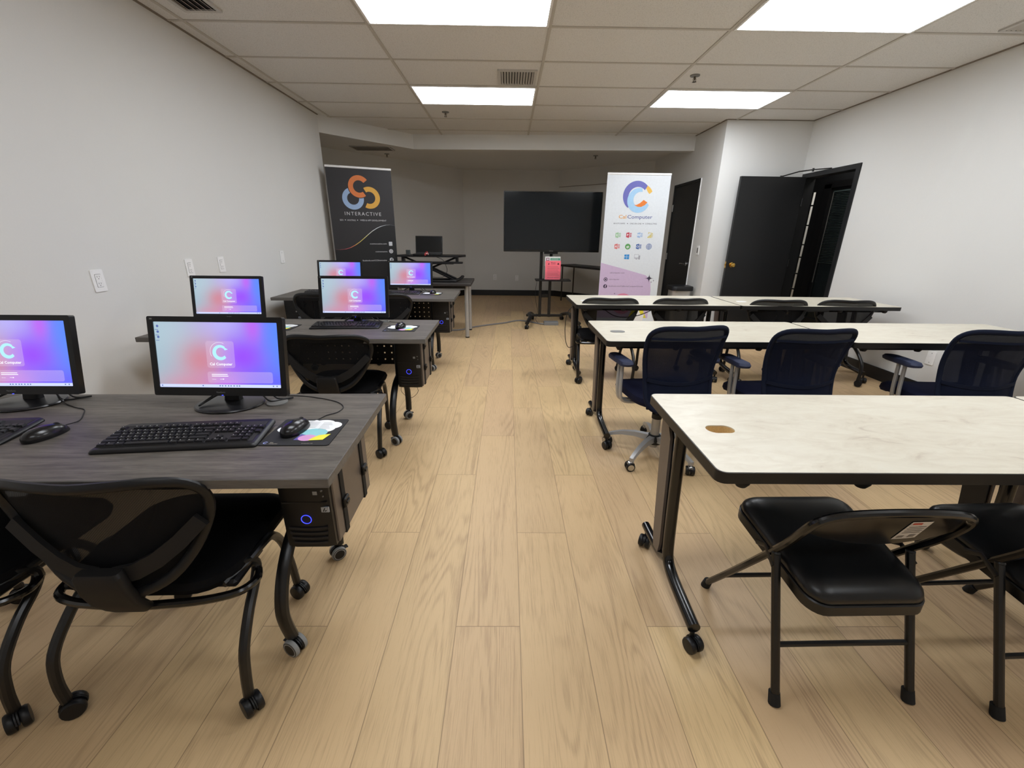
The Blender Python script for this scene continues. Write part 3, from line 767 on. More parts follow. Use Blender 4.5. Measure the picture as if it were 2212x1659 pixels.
# ------------------------------------------------------------------ folding chair
def make_folding(label, loc, rz, group):
    t = thing('folding_chair', label, 'folding chair', loc, rz, group)
    W2 = .205
    # long tube: front feet (y=.24) up through seat to the back (y=-.225)
    L = []
    def side(s): return [(W2*s+.003*s,.245,.012),(W2*s,.10,.215),(W2*s,-.05,.43),(W2*s*1.03,-.103,.505),(W2*s*1.05,-.146,.578),(W2*s*1.0,-.168,.622),(W2*s*.80,-.178,.646),(W2*s*.44,-.185,.658)]
    pts = side(-1)+[(0,-.188,.662)]+list(reversed(side(1)))
    g = G(); g.tube(pts, .0115, 10, smooth=4); link('front_legs_and_back_tube', g, M_BLKG, t)
    # rear legs
    for s in (-1,1):
        g = G(); g.tube([(W2*s,-.205,.012),(W2*s,-.06,.43)], .0125, 10, smooth=0, flat=(.0125,.011)); g.ell((W2*s,-.06,.432),.0128,.0128,.008,12,6)
        link('rear_leg', g, M_BLKM, t)
        for y in (-.205,.245):
            g = G(); g.cyl((W2*s,y,0),(W2*s,y-.012*(1 if y>0 else -1),.035),.017,.0155); link('foot_cap', g, M_RUB, t)
        g = G(); g.tube([(W2*s*1.06,-.075,.395),(W2*s*1.04,-.02,.425),(W2*s*1.04,.02,.405)], .006, 6, smooth=0, flat=(.009,.003)); link('hinge_strap', g, M_BLKM, t)
    for y, z in ((-.148,.17),(.148,.145)): g = G(); g.tube([(-W2,y,z),(W2,y,z)], .008, 8, smooth=0); link('cross_bar', g, M_BLKM, t)
    # seat pan + pad (slightly tapered to the rear)
    def outline(k, sx=1.0):
        o = []
        for x, y in rrect(.365,.40,.055,6):
            f = 1.0+.06*(y/.2); o.append((x*k*f, y*k+.005))
        return o
    tilt = lambda x, y, z: (x, y, z+.03*(y/.2))
    g = G(); g.loft([[tilt(x,y,z) for x,y in outline(k)] for z,k in ((.358,.985),(.360,1.0),(.390,1.0),(.393,.985))]); link('seat_pan', g, M_BLKM, t)
    g = G(); g.loft([[tilt(x,y,z) for x,y in outline(k)] for z,k in ((.392,.965),(.400,.985),(.412,.97),(.424,.92),(.434,.82),(.440,.66),(.442,.45),(.443,.2))]); link('seat_pad', g, M_VINYL, t, sharp=60)
    # back panel
    def C(u, v):   # u -1..1 across, v 0..1 up
        hw = .200*(1-.16*v**3); x = hw*u
        z = .568 + .076*v + .014*(1-u*u)*v - .042*(1-u*u)*(1-v)
        y = -.137 - (z-.568)*.46 - .016*(1-u*u) ; return (x, y, z)
    def sheet(off):
        return [[(C(-1+2*i/18, j/8)[0], C(-1+2*i/18, j/8)[1]+off, C(-1+2*i/18, j/8)[2]) for i in range(19)] for j in range(9)]
    g = G(); A = sheet(.004); B = sheet(-.006)
    rr = []
    for j in range(9): rr.append(A[j]+list(reversed(B[j])))
    g.loft(rr); link('back_panel', g, M_BLKG, t)
    return t
GF = 'black padded folding chairs'
fo = make_folding('black folding chair with white sticker on its back, in front', (1.006,1.07,0), math.radians(1), GF)
fo2 = dup(fo, (1.635,1.035,0), math.radians(2), 'black folding chair without sticker, cut by the right edge')
def sticker():
    M_ST = pm('sticker_paper', srgb(208,204,200), .5)
    g = G(); g.m = 0
    def P(u, v, o=0): # on rear face of the back panel
        hw=.200*(1-.16*v**3); x = hw*u; z = .568+.076*v+.014*(1-u*u)*v-.042*(1-u*u)*(1-v); y = -.137-(z-.568)*.46-.016*(1-u*u)
        return (x, y-.0075-o, z-.0)
    def q(u0,u1,v0,v1,o,mi,n=4):
        g.m = mi
        for i in range(n):
            a = u0+(u1-u0)*i/n; b = u0+(u1-u0)*(i+1)/n
            g.face([P(a,v0,o),P(b,v0,o),P(b,v1,o),P(a,v1,o)])
    q(.10,.42,.22,.86,.0,0)
    q(.13,.27,.76,.82,.0006,1,2)
    for k in range(4): q(.13,.38,.66-.07*k,.685-.07*k,.0006,2,3)
    q(.13,.22,.27,.36,.0006,2,1); q(.28,.37,.27,.38,.0006,2,1)
    link('warning_sticker', g, [M_ST, pm('sticker_red', srgb(190,70,50), .5), pm('sticker_print', srgb(120,116,114), .5)], fo, label='white printed sticker with red heading')
sticker()

# ------------------------------------------------------------------ computer desk
def make_desk(label, loc, rz, W=1.62, D=.595, group='grey laminate computer desks', left_leg=True):
    """origin: right front corner of the top, on the floor; extends to -x and +y"""
    t = thing('computer_desk', label, 'desk', loc, rz, group)
    g = G(); H = .74
    g.m = 1; g.box(-W,0,0,D,H-.027,H-.0004,.0015); g.m = 0; g.box(-W+.0015,-.0015,.0015,D-.0015,H-.002,H)
    link('desktop', g, [M_DESK, M_DESKE], t)
    for lx in ((-.255,-W+.255) if left_leg else (-.255,)):
        g = G(); s = 1 if lx > -W/2 else -1
        yc = .36
        g.tube([(lx,.135,.068),(lx,.118,.14),(lx,.115,.20),(lx,.14,.27),(lx,.19,.335),(lx,.26,.385),(lx,yc,.41)], .016, 10, flat=(.0215,.016), up=(1,0,0))
        g.tube([(lx,D-.02,.068),(lx,D-.012,.14),(lx,D-.02,.22),(lx,D-.06,.30),(lx,D-.12,.365),(lx,yc+.03,.405)], .016, 10, flat=(.0215,.016), up=(1,0,0))
        g.cyl((lx,yc,.38),(lx,yc,.70),.024); g.box(lx-.035,lx+.035,.08,D-.06,.70,.714,.003)
        leg = link('leg', g, M_BLKM, t)
        add_caster(t, lx, .135, .030, 1.15*s, rim=True, lever=True); add_caster(t, lx, D-.02, .029, -.9*s, rim=True, lever=True)
    # perforated modesty panel
    g = G(); x0, x1, z0, z1, y = -W+.29, -.29, .47, .70, .44
    nx = int((x1-x0)/.046); nz = 5; cw = (x1-x0)/nx; chh = (z1-z0)/nz; hh = .0048
    for i in range(nx):
        for j in range(nz):
            a = x0+cw*i; b = a+cw; c = z0+chh*j; d = c+chh; mx = (a+b)/2; mz = (c+d)/2
            vs = [(a,y,c),(b,y,c),(b,y,d),(a,y,d),(mx-hh,y,mz-hh),(mx+hh,y,mz-hh),(mx+hh,y,mz+hh),(mx-hh,y,mz+hh)]
            g.add(vs, [(0,1,5,4),(1,2,6,5),(2,3,7,6),(3,0,4,7)])
    g.box(x0-.01,x1+.01,y-.004,y+.004,z0-.012,z0); link('modesty_panel', g, M_BLKM, t)
    g = G(); g.box(-W+.2,-.2,.33,.37,.675,.70); link('cross_beam', g, M_BLKM, t)
    g = G(); g.plate(circ(-.36,.50,.034,24), (), H, H+.004); link('grommet', g, M_GCAP, t)
    return t
d1 = make_desk('grey wood-grain computer desk nearest the camera, on the left', (-.440,.905,0), math.radians(1.5), 1.62, .59)
d2 = make_desk('grey wood-grain computer desk in the middle row on the left', (-.472,2.365,0), math.radians(.6), 1.63, .575)
d3 = make_desk('grey wood-grain computer desk farthest from the camera, on the left', (-.498,3.955,0), math.radians(.8), 1.68, .635)

# ------------------------------------------------------------------ computer tower
M_BLUE = em('blue_power_light', srgb(60,70,255), 1.8)
def make_tower(label, loc, rz, group):
    t = thing('computer_tower', label, 'computer', loc, rz, group)   # origin bottom-front-left corner, z = bottom
    w, d, h = .158, .335, .325
    g = G(); g.box(0,w,.012,d,0,h,.003); link('case', g, M_TAUPE, t)
    g = G(); rr = []
    for z, k in ((0,.75),(.02,.9),(.1,1.0),(.25,1.0),(h,.85)):
        rr.append([(.004,.014,z),(.004,.006-.012*k,z),(.03,.0-.014*k,z),(w-.03,.0-.014*k,z),(w-.006,.006-.012*k,z),(w-.006,.014,z)])
    g.loft(rr); fb = link('front_bezel', g, M_BLKP, t)
    g = G()
    for k in range(4):
        z = .022+.018*k; hw = .052+.002*k; rr = []
        for i in range(9):
            u = -1+2*i/8; rr.append([(w/2+hw*u,-.0135,z-.004*(1-u*u)-.0035),(w/2+hw*u,-.0175,z-.004*(1-u*u)-.0035),(w/2+hw*u,-.0175,z-.004*(1-u*u)+.0035),(w/2+hw*u,-.0135,z-.004*(1-u*u)+.0035)])
        g.loft(rr)
    g.box(.012,w-.012,-.0155,-.012,.163,.167); link('vent_ribs', g, M_DARK, t)
    g = G(); g.tube([(w/2-.002+.0150*math.cos(a*PI/10), -.0155, .106+.0150*math.sin(a*PI/10)) for a in range(20)], .0012, 6, closed=True, smooth=0); link('power_ring', g, M_BLUE, t)
    g = G(); g.box(.126,.149,-.0150,-.0105,.131,.149); link('case_badge', g, pm('badge_silver', srgb(170,180,196), .3, .3), t, label='small silver badge')
    g = G(); g.plate([(.130,.134),(.134,.134),(.139,.146),(.136,.146)], (), -.0151, -.0154, 'xz'); g.plate([(.136,.134),(.140,.134),(.143,.139),(.139,.139)], (), -.0151, -.0154, 'xz'); link('badge_mark', g, M_DARK, t)
    g = G(); g.box(.108,.121,-.0150,-.0125,.192,.204); link('window_sticker', g, pm('sticker_grey', srgb(150,152,154), .5), t)
    g = G(); g.cyl((.134,-.011,.205),(.134,-.0150,.205),.003); g.cyl((.137,-.011,.186),(.137,-.0145,.186),.002); link('audio_port', g, M_GCAP, t)
    # two strap loops hanging the case under the desk
    for y in (.075,.27):
        g = G(); b = .003
        g.box(w,w+.004,y-.014,y+.014,-.003,h+.005,.001); g.box(-.004,0,y-.014,y+.014,-.003,h+.005,.001); g.box(-.004,w+.004,y-.014,y+.014,-.0045,0,.001)
        st = link('strap', g, M_RUB, t)
        for z in (.11,.25):
            g = G(); g.box(w+.003,w+.014,y-.019,y+.019,z-.018,z+.018,.004); g.box(w+.012,w+.018,y-.012,y+.012,z-.005,z+.005,.002); link('buckle', g, M_BLKP, st)
    return t
GT = 'black computer towers strapped under the desks'
tw = make_tower('black computer tower with blue power ring strapped under the nearest desk', (-.684,1.09,.383), math.radians(1), GT)
dup(tw, (-.695,2.55,.383), 0, 'black computer tower with blue power ring strapped under the middle desk')
dup(tw, (-.725,4.13,.383), 0, 'black computer tower strapped under the farthest desk, on the aisle side')
dup(tw, (-2.165,4.13,.383), 0, 'black computer tower under the farthest desk, next to the left wall')

# ------------------------------------------------------------------ monitor
M_TXTW = em('screen_text_white', srgb(240,240,250), 1.0)
M_LOGOC = em('screen_logo_blue', srgb(170,228,255), 1.0)
M_PANEL = overlay('screen_panel', srgb(225,200,225), .28)
M_TASK = em('screen_taskbar', srgb(198,208,250), 1.0)
M_ICON = em('screen_icons', srgb(90,110,170), .9)
def make_monitor(label, loc, rz, group):
    t = thing('computer_monitor', label, 'monitor', loc, rz, group)  # origin: base centre on the desk
    W_, H_, zb = .446, .264, .046
    Tl = Matrix.Translation((0,-.028,zb)) @ Matrix.Rotation(math.radians(-11),4,'X')
    g = G(); g.M = Tl
    b, bt, bb_ = .019, .018, .028
    g.plate(rrect(W_,H_,.006,3,0,H_/2), [rrect(W_-2*b,H_-bt-bb_,.0015,1,0,bb_+(H_-bt-bb_)/2)], -.004, .016, 'xz')
    g.loft([[(p[0]*k, y, H_/2+(p[1])*k) for p in rrect(W_-.004,H_-.004,.01,3)] for y,k in ((.004,.995),(.016,.985),(.030,.8),(.038,.55))])
    bz = link('bezel', g, pm('monitor_black', srgb(14,14,16), .35, spec=.4), t)
    g = G(); g.M = Tl; sw_, sh = W_-2*b, H_-bt-bb_
    g.face([(-sw_/2,-.0005,bb_),(sw_/2,-.0005,bb_),(sw_/2,-.0005,bb_+sh),(-sw_/2,-.0005,bb_+sh)])
    scr = link('screen', g, M_SCREEN, t)
    S = lambda u, v: (-sw_/2+sw_*u, bb_+sh*v)
    # overlay panels
    g = G(); g.M = Tl
    def rp(u0,u1,v0,v1,r,y):
        a = S((u0+u1)/2,(v0+v1)/2); pts = rrect((u1-u0)*sw_,(v1-v0)*sh,r,4,a[0],a[1]); g.face([(p[0],y,p[1]) for p in pts])
    rp(.405,.635,.305,.715,.008,-.0012); rp(.40,.935,.07,.245,.007,-.0012); link('desktop_panels', g, M_PANEL, scr)
    g = G(); g.M = Tl
    a = S(.52,.54); R_ = .0255
    pts = arc(a[0],a[1],R_,R_*.62,48,318,30,off=(.002,.001)); g.plate(pts, (), -.0014, -.0017, 'xz')
    pts = [(a[0]+R_*.55,a[1]+R_*.72),(a[0]+R_*1.02,a[1]+R_*.42),(a[0]+R_*.62,a[1]+R_*.30),(a[0]+R_*.30,a[1]+R_*.95)]
    g.plate(pts, (), -.0014, -.0017, 'xz')
    link('desktop_logo', g, M_LOGOC, scr)
    g = G(); g.M = Tl
    x, z = S(.52,.345); put_text(g, 'Cal Computer', x, z, .0085, -.0016, width=sw_*.185, bold=.02, align='CENTER')
    ring = [(a[0]-.002+R_*1.22*math.cos(q), a[1]+.003+R_*1.22*math.sin(q)) for q in [math.radians(60+150*i/24) for i in range(25)]]
    g.tube([(p[0],-.0015,p[1]) for p in ring], .0004, 4, smooth=0)
    for v, u1 in ((.198,.565),(.172,.57)):
        p = S(.435,v); q = S(u1,v+.011); g.face([(p[0],-.0016,p[1]),(q[0],-.0016,p[1]),(q[0],-.0016,q[1]),(p[0],-.0016,q[1])])
    p = S(.435,.122); put_text(g, 'Wireless', p[0], p[1], .0026, -.0016)
    p = S(.50,.128); g.face([(p[0],-.0016,p[1]),(p[0]+.012,-.0016,p[1]),(p[0]+.012,-.0016,p[1]+.0012),(p[0],-.0016,p[1]+.0012)])
    g.face([(p[0]+.010,-.0016,p[1]-.002),(p[0]+.0145,-.0016,p[1]+.0006),(p[0]+.010,-.0016,p[1]+.0032)])
    link('desktop_text', g, M_TXTW, scr)
    g = G(); g.M = Tl; p = S(0,0); q = S(1,.047); g.face([(p[0],-.0011,p[1]),(q[0],-.0011,p[1]),(q[0],-.0011,q[1]),(p[0],-.0011,q[1])]); link('taskbar', g, M_TASK, scr)
    g = G(); g.M = Tl
    for u in (.015,.35,.49,.51,.535,.56,.58,.605,.63,.65,.93,.96):
        p = S(u,.017); g.face([(p[0],-.0014,p[1]),(p[0]+.004,-.0014,p[1]),(p[0]+.004,-.0014,p[1]+.004),(p[0],-.0014,p[1]+.004)])
    link('taskbar_icons', g, M_ICON, scr)
    g = G(); g.M = Tl
    for v in (.955,.87,.79): 
        p = S(.022,v-.02); g.face([(c[0],-.0014,c[1]) for c in circ(p[0]+.003,p[1],.0042,12)])
        p = S(.008,v-.075); g.face([(p[0],-.0014,p[1]),(p[0]+.011,-.0014,p[1]),(p[0]+.011,-.0014,p[1]+.0016),(p[0],-.0014,p[1]+.0016)])
    link('desktop_icons', g, M_ICON, scr)
    g = G(); g.M = Tl; put_text(g, 'ViewSonic', 0, .0095, .0052, -.0046, width=.030, align='CENTER'); link('maker_lettering', g, pm('silver_print', srgb(140,140,140), .4), bz)
    g = G(); g.M = Tl; g.box(.003,.008,-.0055,-.003,.001,.003); link('power_light', g, M_BLUE, t)
    g = G(); g.M = Tl; g.box(-W_/2+.010,-W_/2+.018,-.0046,-.0042,H_-.011,H_-.006); link('bezel_mark', g, M_GCAP, bz)
    g = G(); g.loft([[(p[0]*k+dx, p[1]+y, z) for p in rrect(.05,.026,.006,3)] for z,k,y,dx in ((.006,1.15,.026,0),(.03,1.0,.028,0),(.08,.95,.034,0),(.12,.9,.044,0))]); link('stand_neck', g, M_BLKP, t)
    g = G(); g.lathe([(.0001,0),(.098,0),(.103,.004),(.100,.008),(.08,.010),(.0001,.012)], n=40)
    g.v = [(v[0]*1.08, v[1]*.86+.005, v[2]) for v in g.v]
    link('stand_base', g, pm('stand_black', srgb(26,26,28), .28, spec=.5), t)
    return t
GM = 'black widescreen monitors showing a pink and purple desktop'
ZD = .7402
mo = make_monitor('large monitor on the nearest desk, facing the camera behind the keyboard', (-.966,1.372,ZD), math.radians(-.5), GM)
mon0 = dup(mo, (-1.665,1.372,ZD), math.radians(1), 'monitor cut by the left edge on the nearest desk')
mon2l = dup(mo, (-1.775,2.725,ZD), math.radians(1), 'left monitor on the middle desk, beside the wall outlets')
mon2r = dup(mo, (-1.005,2.80,ZD), math.radians(1.5), 'right monitor on the middle desk, behind its keyboard')
mon3l = dup(mo, (-1.69,4.40,ZD), math.radians(1), 'farthest left monitor, half hidden, in front of the black banner')
mon3r = dup(mo, (-.99,4.42,ZD), math.radians(1), 'farthest right monitor, in front of the riser table')

# ------------------------------------------------------------------ keyboards
M_KEY = pm('keycap_black', srgb(24,24,27), .38, spec=.4)
M_LEG = pm('key_legend', srgb(190,190,190), .6)
def key_layout():
    u = .0181; ks = []
    def row(y, items, x0=0.0):
        x = x0
        for it in items:
            if it < 0: x += -it
            else: ks.append((x, y, it)); x += it
    row(5.35, [1,-1,1,1,1,1,-.5,1,1,1,1,-.5,1,1,1,1,-.25,1,1,1])
    row(4, [1]*13+[2,-.25,1,1,1,-.25,1,1,1,1])
    row(3, [1.5]+[1]*12+[1.5,-.25,1,1,1,-.25,1,1,1])
    row(2, [1.75]+[1]*11+[2.25,-3.5,1,1,1])
    row(1, [2.25]+[1]*10+[2.75,-1.25,1,-1.25,1,1,1])
    row(0, [1.25,1.25,1.25,6.25,1.25,1.25,1.25,1.25,-.25,1,1,1,-.25,2,1])
    ks.append((22.0-.5+.0-.25+.0, 2, 1)) ; ks[-1] = (21.5-.0, 2.5, 1)
    return [(x*u-.2035, y*u*.94-.055, w*u) for x, y, w in ks]
def keycap(g, x, y, w, z):
    d = .0170*.94; a, b = x+.0006, x+w-.0006; c, e = y+.0006, y+d-.0002
    g.loft([[(a,c,z),(b,c,z),(b,e,z),(a,e,z)],[(a+.0022,c+.0018,z+.0055),(b-.0022,c+.0018,z+.0055),(b-.0022,e-.0034,z+.0065),(a+.0022,e-.0034,z+.0065)]])
def make_keyboard(label, loc, rz, single, group='black computer keyboards'):
    t = thing('keyboard', label, 'keyboard', loc, rz, group)
    W_, D_ = .428, .152
    g = G(); g.M = Matrix.Rotation(math.radians(4.5),4,'X')
    g.loft([[(p[0]*k, p[1]*k+dy, z) for p in rrect(W_,D_,.010,4)] for z,k,dy in ((.004,.97,0),(.006,1.0,0),(.010,1.0,0),(.014,.985,.001),(.0165,.955,.003))])
    link('keyboard_case', g, M_BLKP, t)
    g = G(); g.M = Matrix.Rotation(math.radians(4.5),4,'X'); g.box(-.205,.198,-.056,.060,.0163,.0172); link('key_well', g, M_DARK, t)
    g = G()
    for s in (-1,1): g.box(s*.16-.012,s*.16+.012,.055,.065,0,.012)
    link('feet', g, M_BLKP, t)
    ks = key_layout()
    if single:
        g = G(); g.M = Matrix.Rotation(math.radians(4.5),4,'X')
        for x, y, w in ks: keycap(g, x, y, w, .017)
        link('keys', g, M_KEY, t)
    else:
        extra = G(); extra.M = Matrix.Rotation(math.radians(4.5),4,'X')
        for i, (x, y, w) in enumerate(ks):
            if i >= 100: keycap(extra, x, y, w, .017); continue
            g = G(); g.M = Matrix.Rotation(math.radians(4.5),4,'X'); keycap(g, x, y, w, .017)
            g.m = 1
            if w < .03: g.face([(x+.005,y+.0085,.0236),(x+.0075,y+.0085,.0236),(x+.0075,y+.0112,.0237),(x+.005,y+.0112,.0237)])
            link('key', g, [M_KEY, M_LEG], t)
        if extra.v: link('remaining_keys', extra, M_KEY, t, kind='stuff')
    return t
make_keyboard('black keyboard on the nearest desk, in front of the large monitor', (-.925,1.115,ZD), math.radians(6.5), False)
make_keyboard('black keyboard cut by the left edge beside the leftmost mouse', (-1.635,1.115,ZD), math.radians(6), True)
kb2 = make_keyboard('black keyboard on the middle desk below its right monitor', (-1.03,2.69,ZD), math.radians(4), True)
dup(kb2, (-1.09,4.28,ZD), math.radians(3), 'black keyboard on the farthest desk below the right monitor')
dup(kb2, (-1.80,4.30,ZD), math.radians(2), 'black keyboard on the farthest desk next to the left wall')

# ------------------------------------------------------------------ mouse pads and mice
def make_pad(label, loc, rz):
    t = thing('mouse_pad', label, 'mouse pad', loc, rz, 'black mouse pads with white cloud print')
    W_, D_ = .20, .178
    g = G(); g.plate(rrect(W_,D_,.008,4), (), 0, .0025); link('pad', g, pm('pad_black', srgb(28,28,30), .8), t)
    zz = .0027
    g = G()
    def blobf(cx, cy, rx, ry): g.face([(p[0],p[1],zz+random.random()*.0001) for p in circ(cx,cy,rx,24,ry)])
    for i, c in enumerate([(-.055,.058,.030,.022),(-.015,.064,.032,.020),(.03,.060,.034,.022),(.062,.042,.030,.026),(-.065,.015,.026,.022),(.0,.03,.07,.034),(-.04,.01,.04,.03),(.04,.018,.04,.028)]):
        g.face([(p[0],p[1],zz+.00003*i) for p in circ(c[0],c[1],c[2],26,c[3])])
    link('cloud_print', g, pm('pad_white', srgb(232,234,236), .8), t)
    def poly(name, col, pts, dz=.0004): 
        g = G(); g.face([(x,y,zz+dz) for x,y in pts]); link(name, g, pm('pad_'+name, col, .8), t)
    poly('teal_print', srgb(140,200,208), circ(.028,-.012,.040,22,.030))
    poly('purple_print', srgb(92,84,160), [(-.005,-.02),(.02,-.03),(.03,-.06),(-.012,-.058)], .0006)
    poly('pink_print', srgb(206,150,200), circ(.022,-.045,.026,16,.020), .0008)
    poly('yellow_print', srgb(232,224,70), [(.032,-.062),(.072,-.058),(.082,-.02),(.05,-.028),(.038,-.045)], .001)
    g = G()
    for k in range(7): g.face([(x,y,zz+.0006) for x,y in ((.03,.060-.008*k),(.055+.004*(k%3),.060-.008*k),(.055+.004*(k%3),.0615-.008*k),(.03,.0615-.008*k))])
    for k in range(6): g.face([(x,y,zz+.0006) for x,y in ((-.02,.064-.008*k),(.018,.064-.008*k),(.018,.0655-.008*k),(-.02,.0655-.008*k))])
    link('fine_print', g, pm('pad_grey_text', srgb(150,152,156), .8), t)
    g = G(); g.face([(p[0],p[1],zz+.0004) for p in arc(-.082,-.076,.0065,.004,40,320,14)]); link('logo_print', g, pm('pad_logo', srgb(150,160,220), .8), t)
    g = G(); put_text(g, 'Cal', -.070, -.076, .0045, zz+.0004, plane='xy'); put_text(g, 'Computer', -.070, -.083, .0040, zz+.0004, plane='xy'); put_text(g, 'calcomputer.com', .02, -.081, .0032, zz+.0004, plane='xy')
    link('lettering', g, pm('pad_letters', srgb(200,190,170), .8), t)
    return t
p1 = make_pad('mouse pad with cloud print on the nearest desk, right of the keyboard', (-.608,1.163,ZD), math.radians(1))
dup(p1, (-.672,2.648,ZD), 0, 'mouse pad with cloud print on the middle desk, right end')
dup(p1, (-.76,4.285,ZD), 0, 'mouse pad with cloud print on the farthest desk, right end')
dup(p1, (-1.44,2.65,ZD), 0, 'mouse pad on the middle desk, mostly hidden behind the large monitor')
def make_mouse(label, loc, rz, cord):
    t = thing('computer_mouse', label, 'mouse', loc, rz, 'black wired computer mice')
    g = G(); rings = []
    for k in range(9):
        h = k/8; s = math.sqrt(max(0, 1-h**2.4)); rings.append([(p[0]*(.45+.55*s)*s if k==8 else p[0]*s, p[1]*s-.006*h, .001+.034*h) for p in [(.031*math.cos(2*PI*i/28)*(1-.12*math.sin(2*PI*i/28)), .055*math.sin(2*PI*i/28)) for i in range(28)]])
    rings[-1] = [(p[0]*.15, p[1]*.15-.006, .0345) for p in rings[0]]
    g.loft(rings); link('mouse_shell', g, pm('mouse_gloss', srgb(16,16,18), .24, spec=.5), t, sharp=75)
    g = G(); g.lathe([(.0001,-.004),(.009,-.003),(.010,0),(.009,.003),(.0001,.004)], (0,.028,.0225), 14, 'x'); link('scroll_wheel', g, M_RUB, t)
    if cord:
        Mi = (Matrix.Translation(loc) @ Matrix.Rotation(rz,4,'Z')).inverted()
        g = G(); g.M = Mi; g.tube(cord, .0016, 7, smooth=5); link('cord', g, M_CORD, t)
    return t
C = ZD+.002
ms = make_mouse('glossy black mouse on the nearest mouse pad with curling cord', (-.640,1.168,ZD+.003), math.radians(-12),
  [(-.629,1.215,C+.014),(-.612,1.25,C),(-.595,1.285,C),(-.570,1.31,C),(-.566,1.355,C),(-.60,1.398,C),(-.66,1.43,C),(-.74,1.455,C),(-.80,1.46,C),(-.84,1.45,C+.002)])
make_mouse('black mouse near the left edge of the nearest desk', (-1.346,1.125,ZD), math.radians(-15),
  [(-1.335,1.172,C+.012),(-1.352,1.23,C),(-1.385,1.28,C),(-1.42,1.32,C),(-1.46,1.335,C),(-1.53,1.37,C),(-1.58,1.40,C+.01),(-1.63,1.44,C)])
make_mouse('small black mouse on the middle desk mouse pad', (-.680,2.665,ZD+.003), math.radians(-4),
  [(-.677,2.712,C+.014),(-.675,2.75,C),(-.70,2.80,C),(-.76,2.84,C),(-.85,2.86,C+.002)])
make_mouse('small black mouse on the farthest desk mouse pad', (-.745,4.285,ZD+.003), math.radians(-3),
  [(-.742,4.33,C+.014),(-.76,4.37,C),(-.80,4.43,C),(-.87,4.47,C+.002)])
def cords(name, label, runs, mat=None, r=.0028, cat='cable'):
    t = G()
    for p in runs: t.tube(p, r, 7, smooth=5)
    return tag(link(name, t, mat or M_CORD), label, cat)
for (x, y, lb) in ((-.966,1.40,'the large nearest monitor'),(-1.69,1.40,'the leftmost monitor'),(-1.005,2.83,'the right monitor of the middle desk'),(-.99,4.45,'the farthest right monitor')):
    runs = [[(x+.02,y+.02,C+.10),(x+.09,y+.01,C+.03),(x+.13,y-.005,C+.004),(x+.17,y+.02,C+.003),(x+.19,y+.035,C+.003)],
            [(x+.06,y+.02,C+.09),(x+.10,y+.03,C+.05),(x+.14,y+.02,C+.006),(x+.19,y+.035,C+.003)],
            [(x-.06,y-.0,C+.03),(x-.075,y-.07,C+.012),(x-.045,y-.02,C+.03),(x+.0,y+.05,C+.05)]]
    cords('monitor_cables', 'black cables trailing behind '+lb, runs)
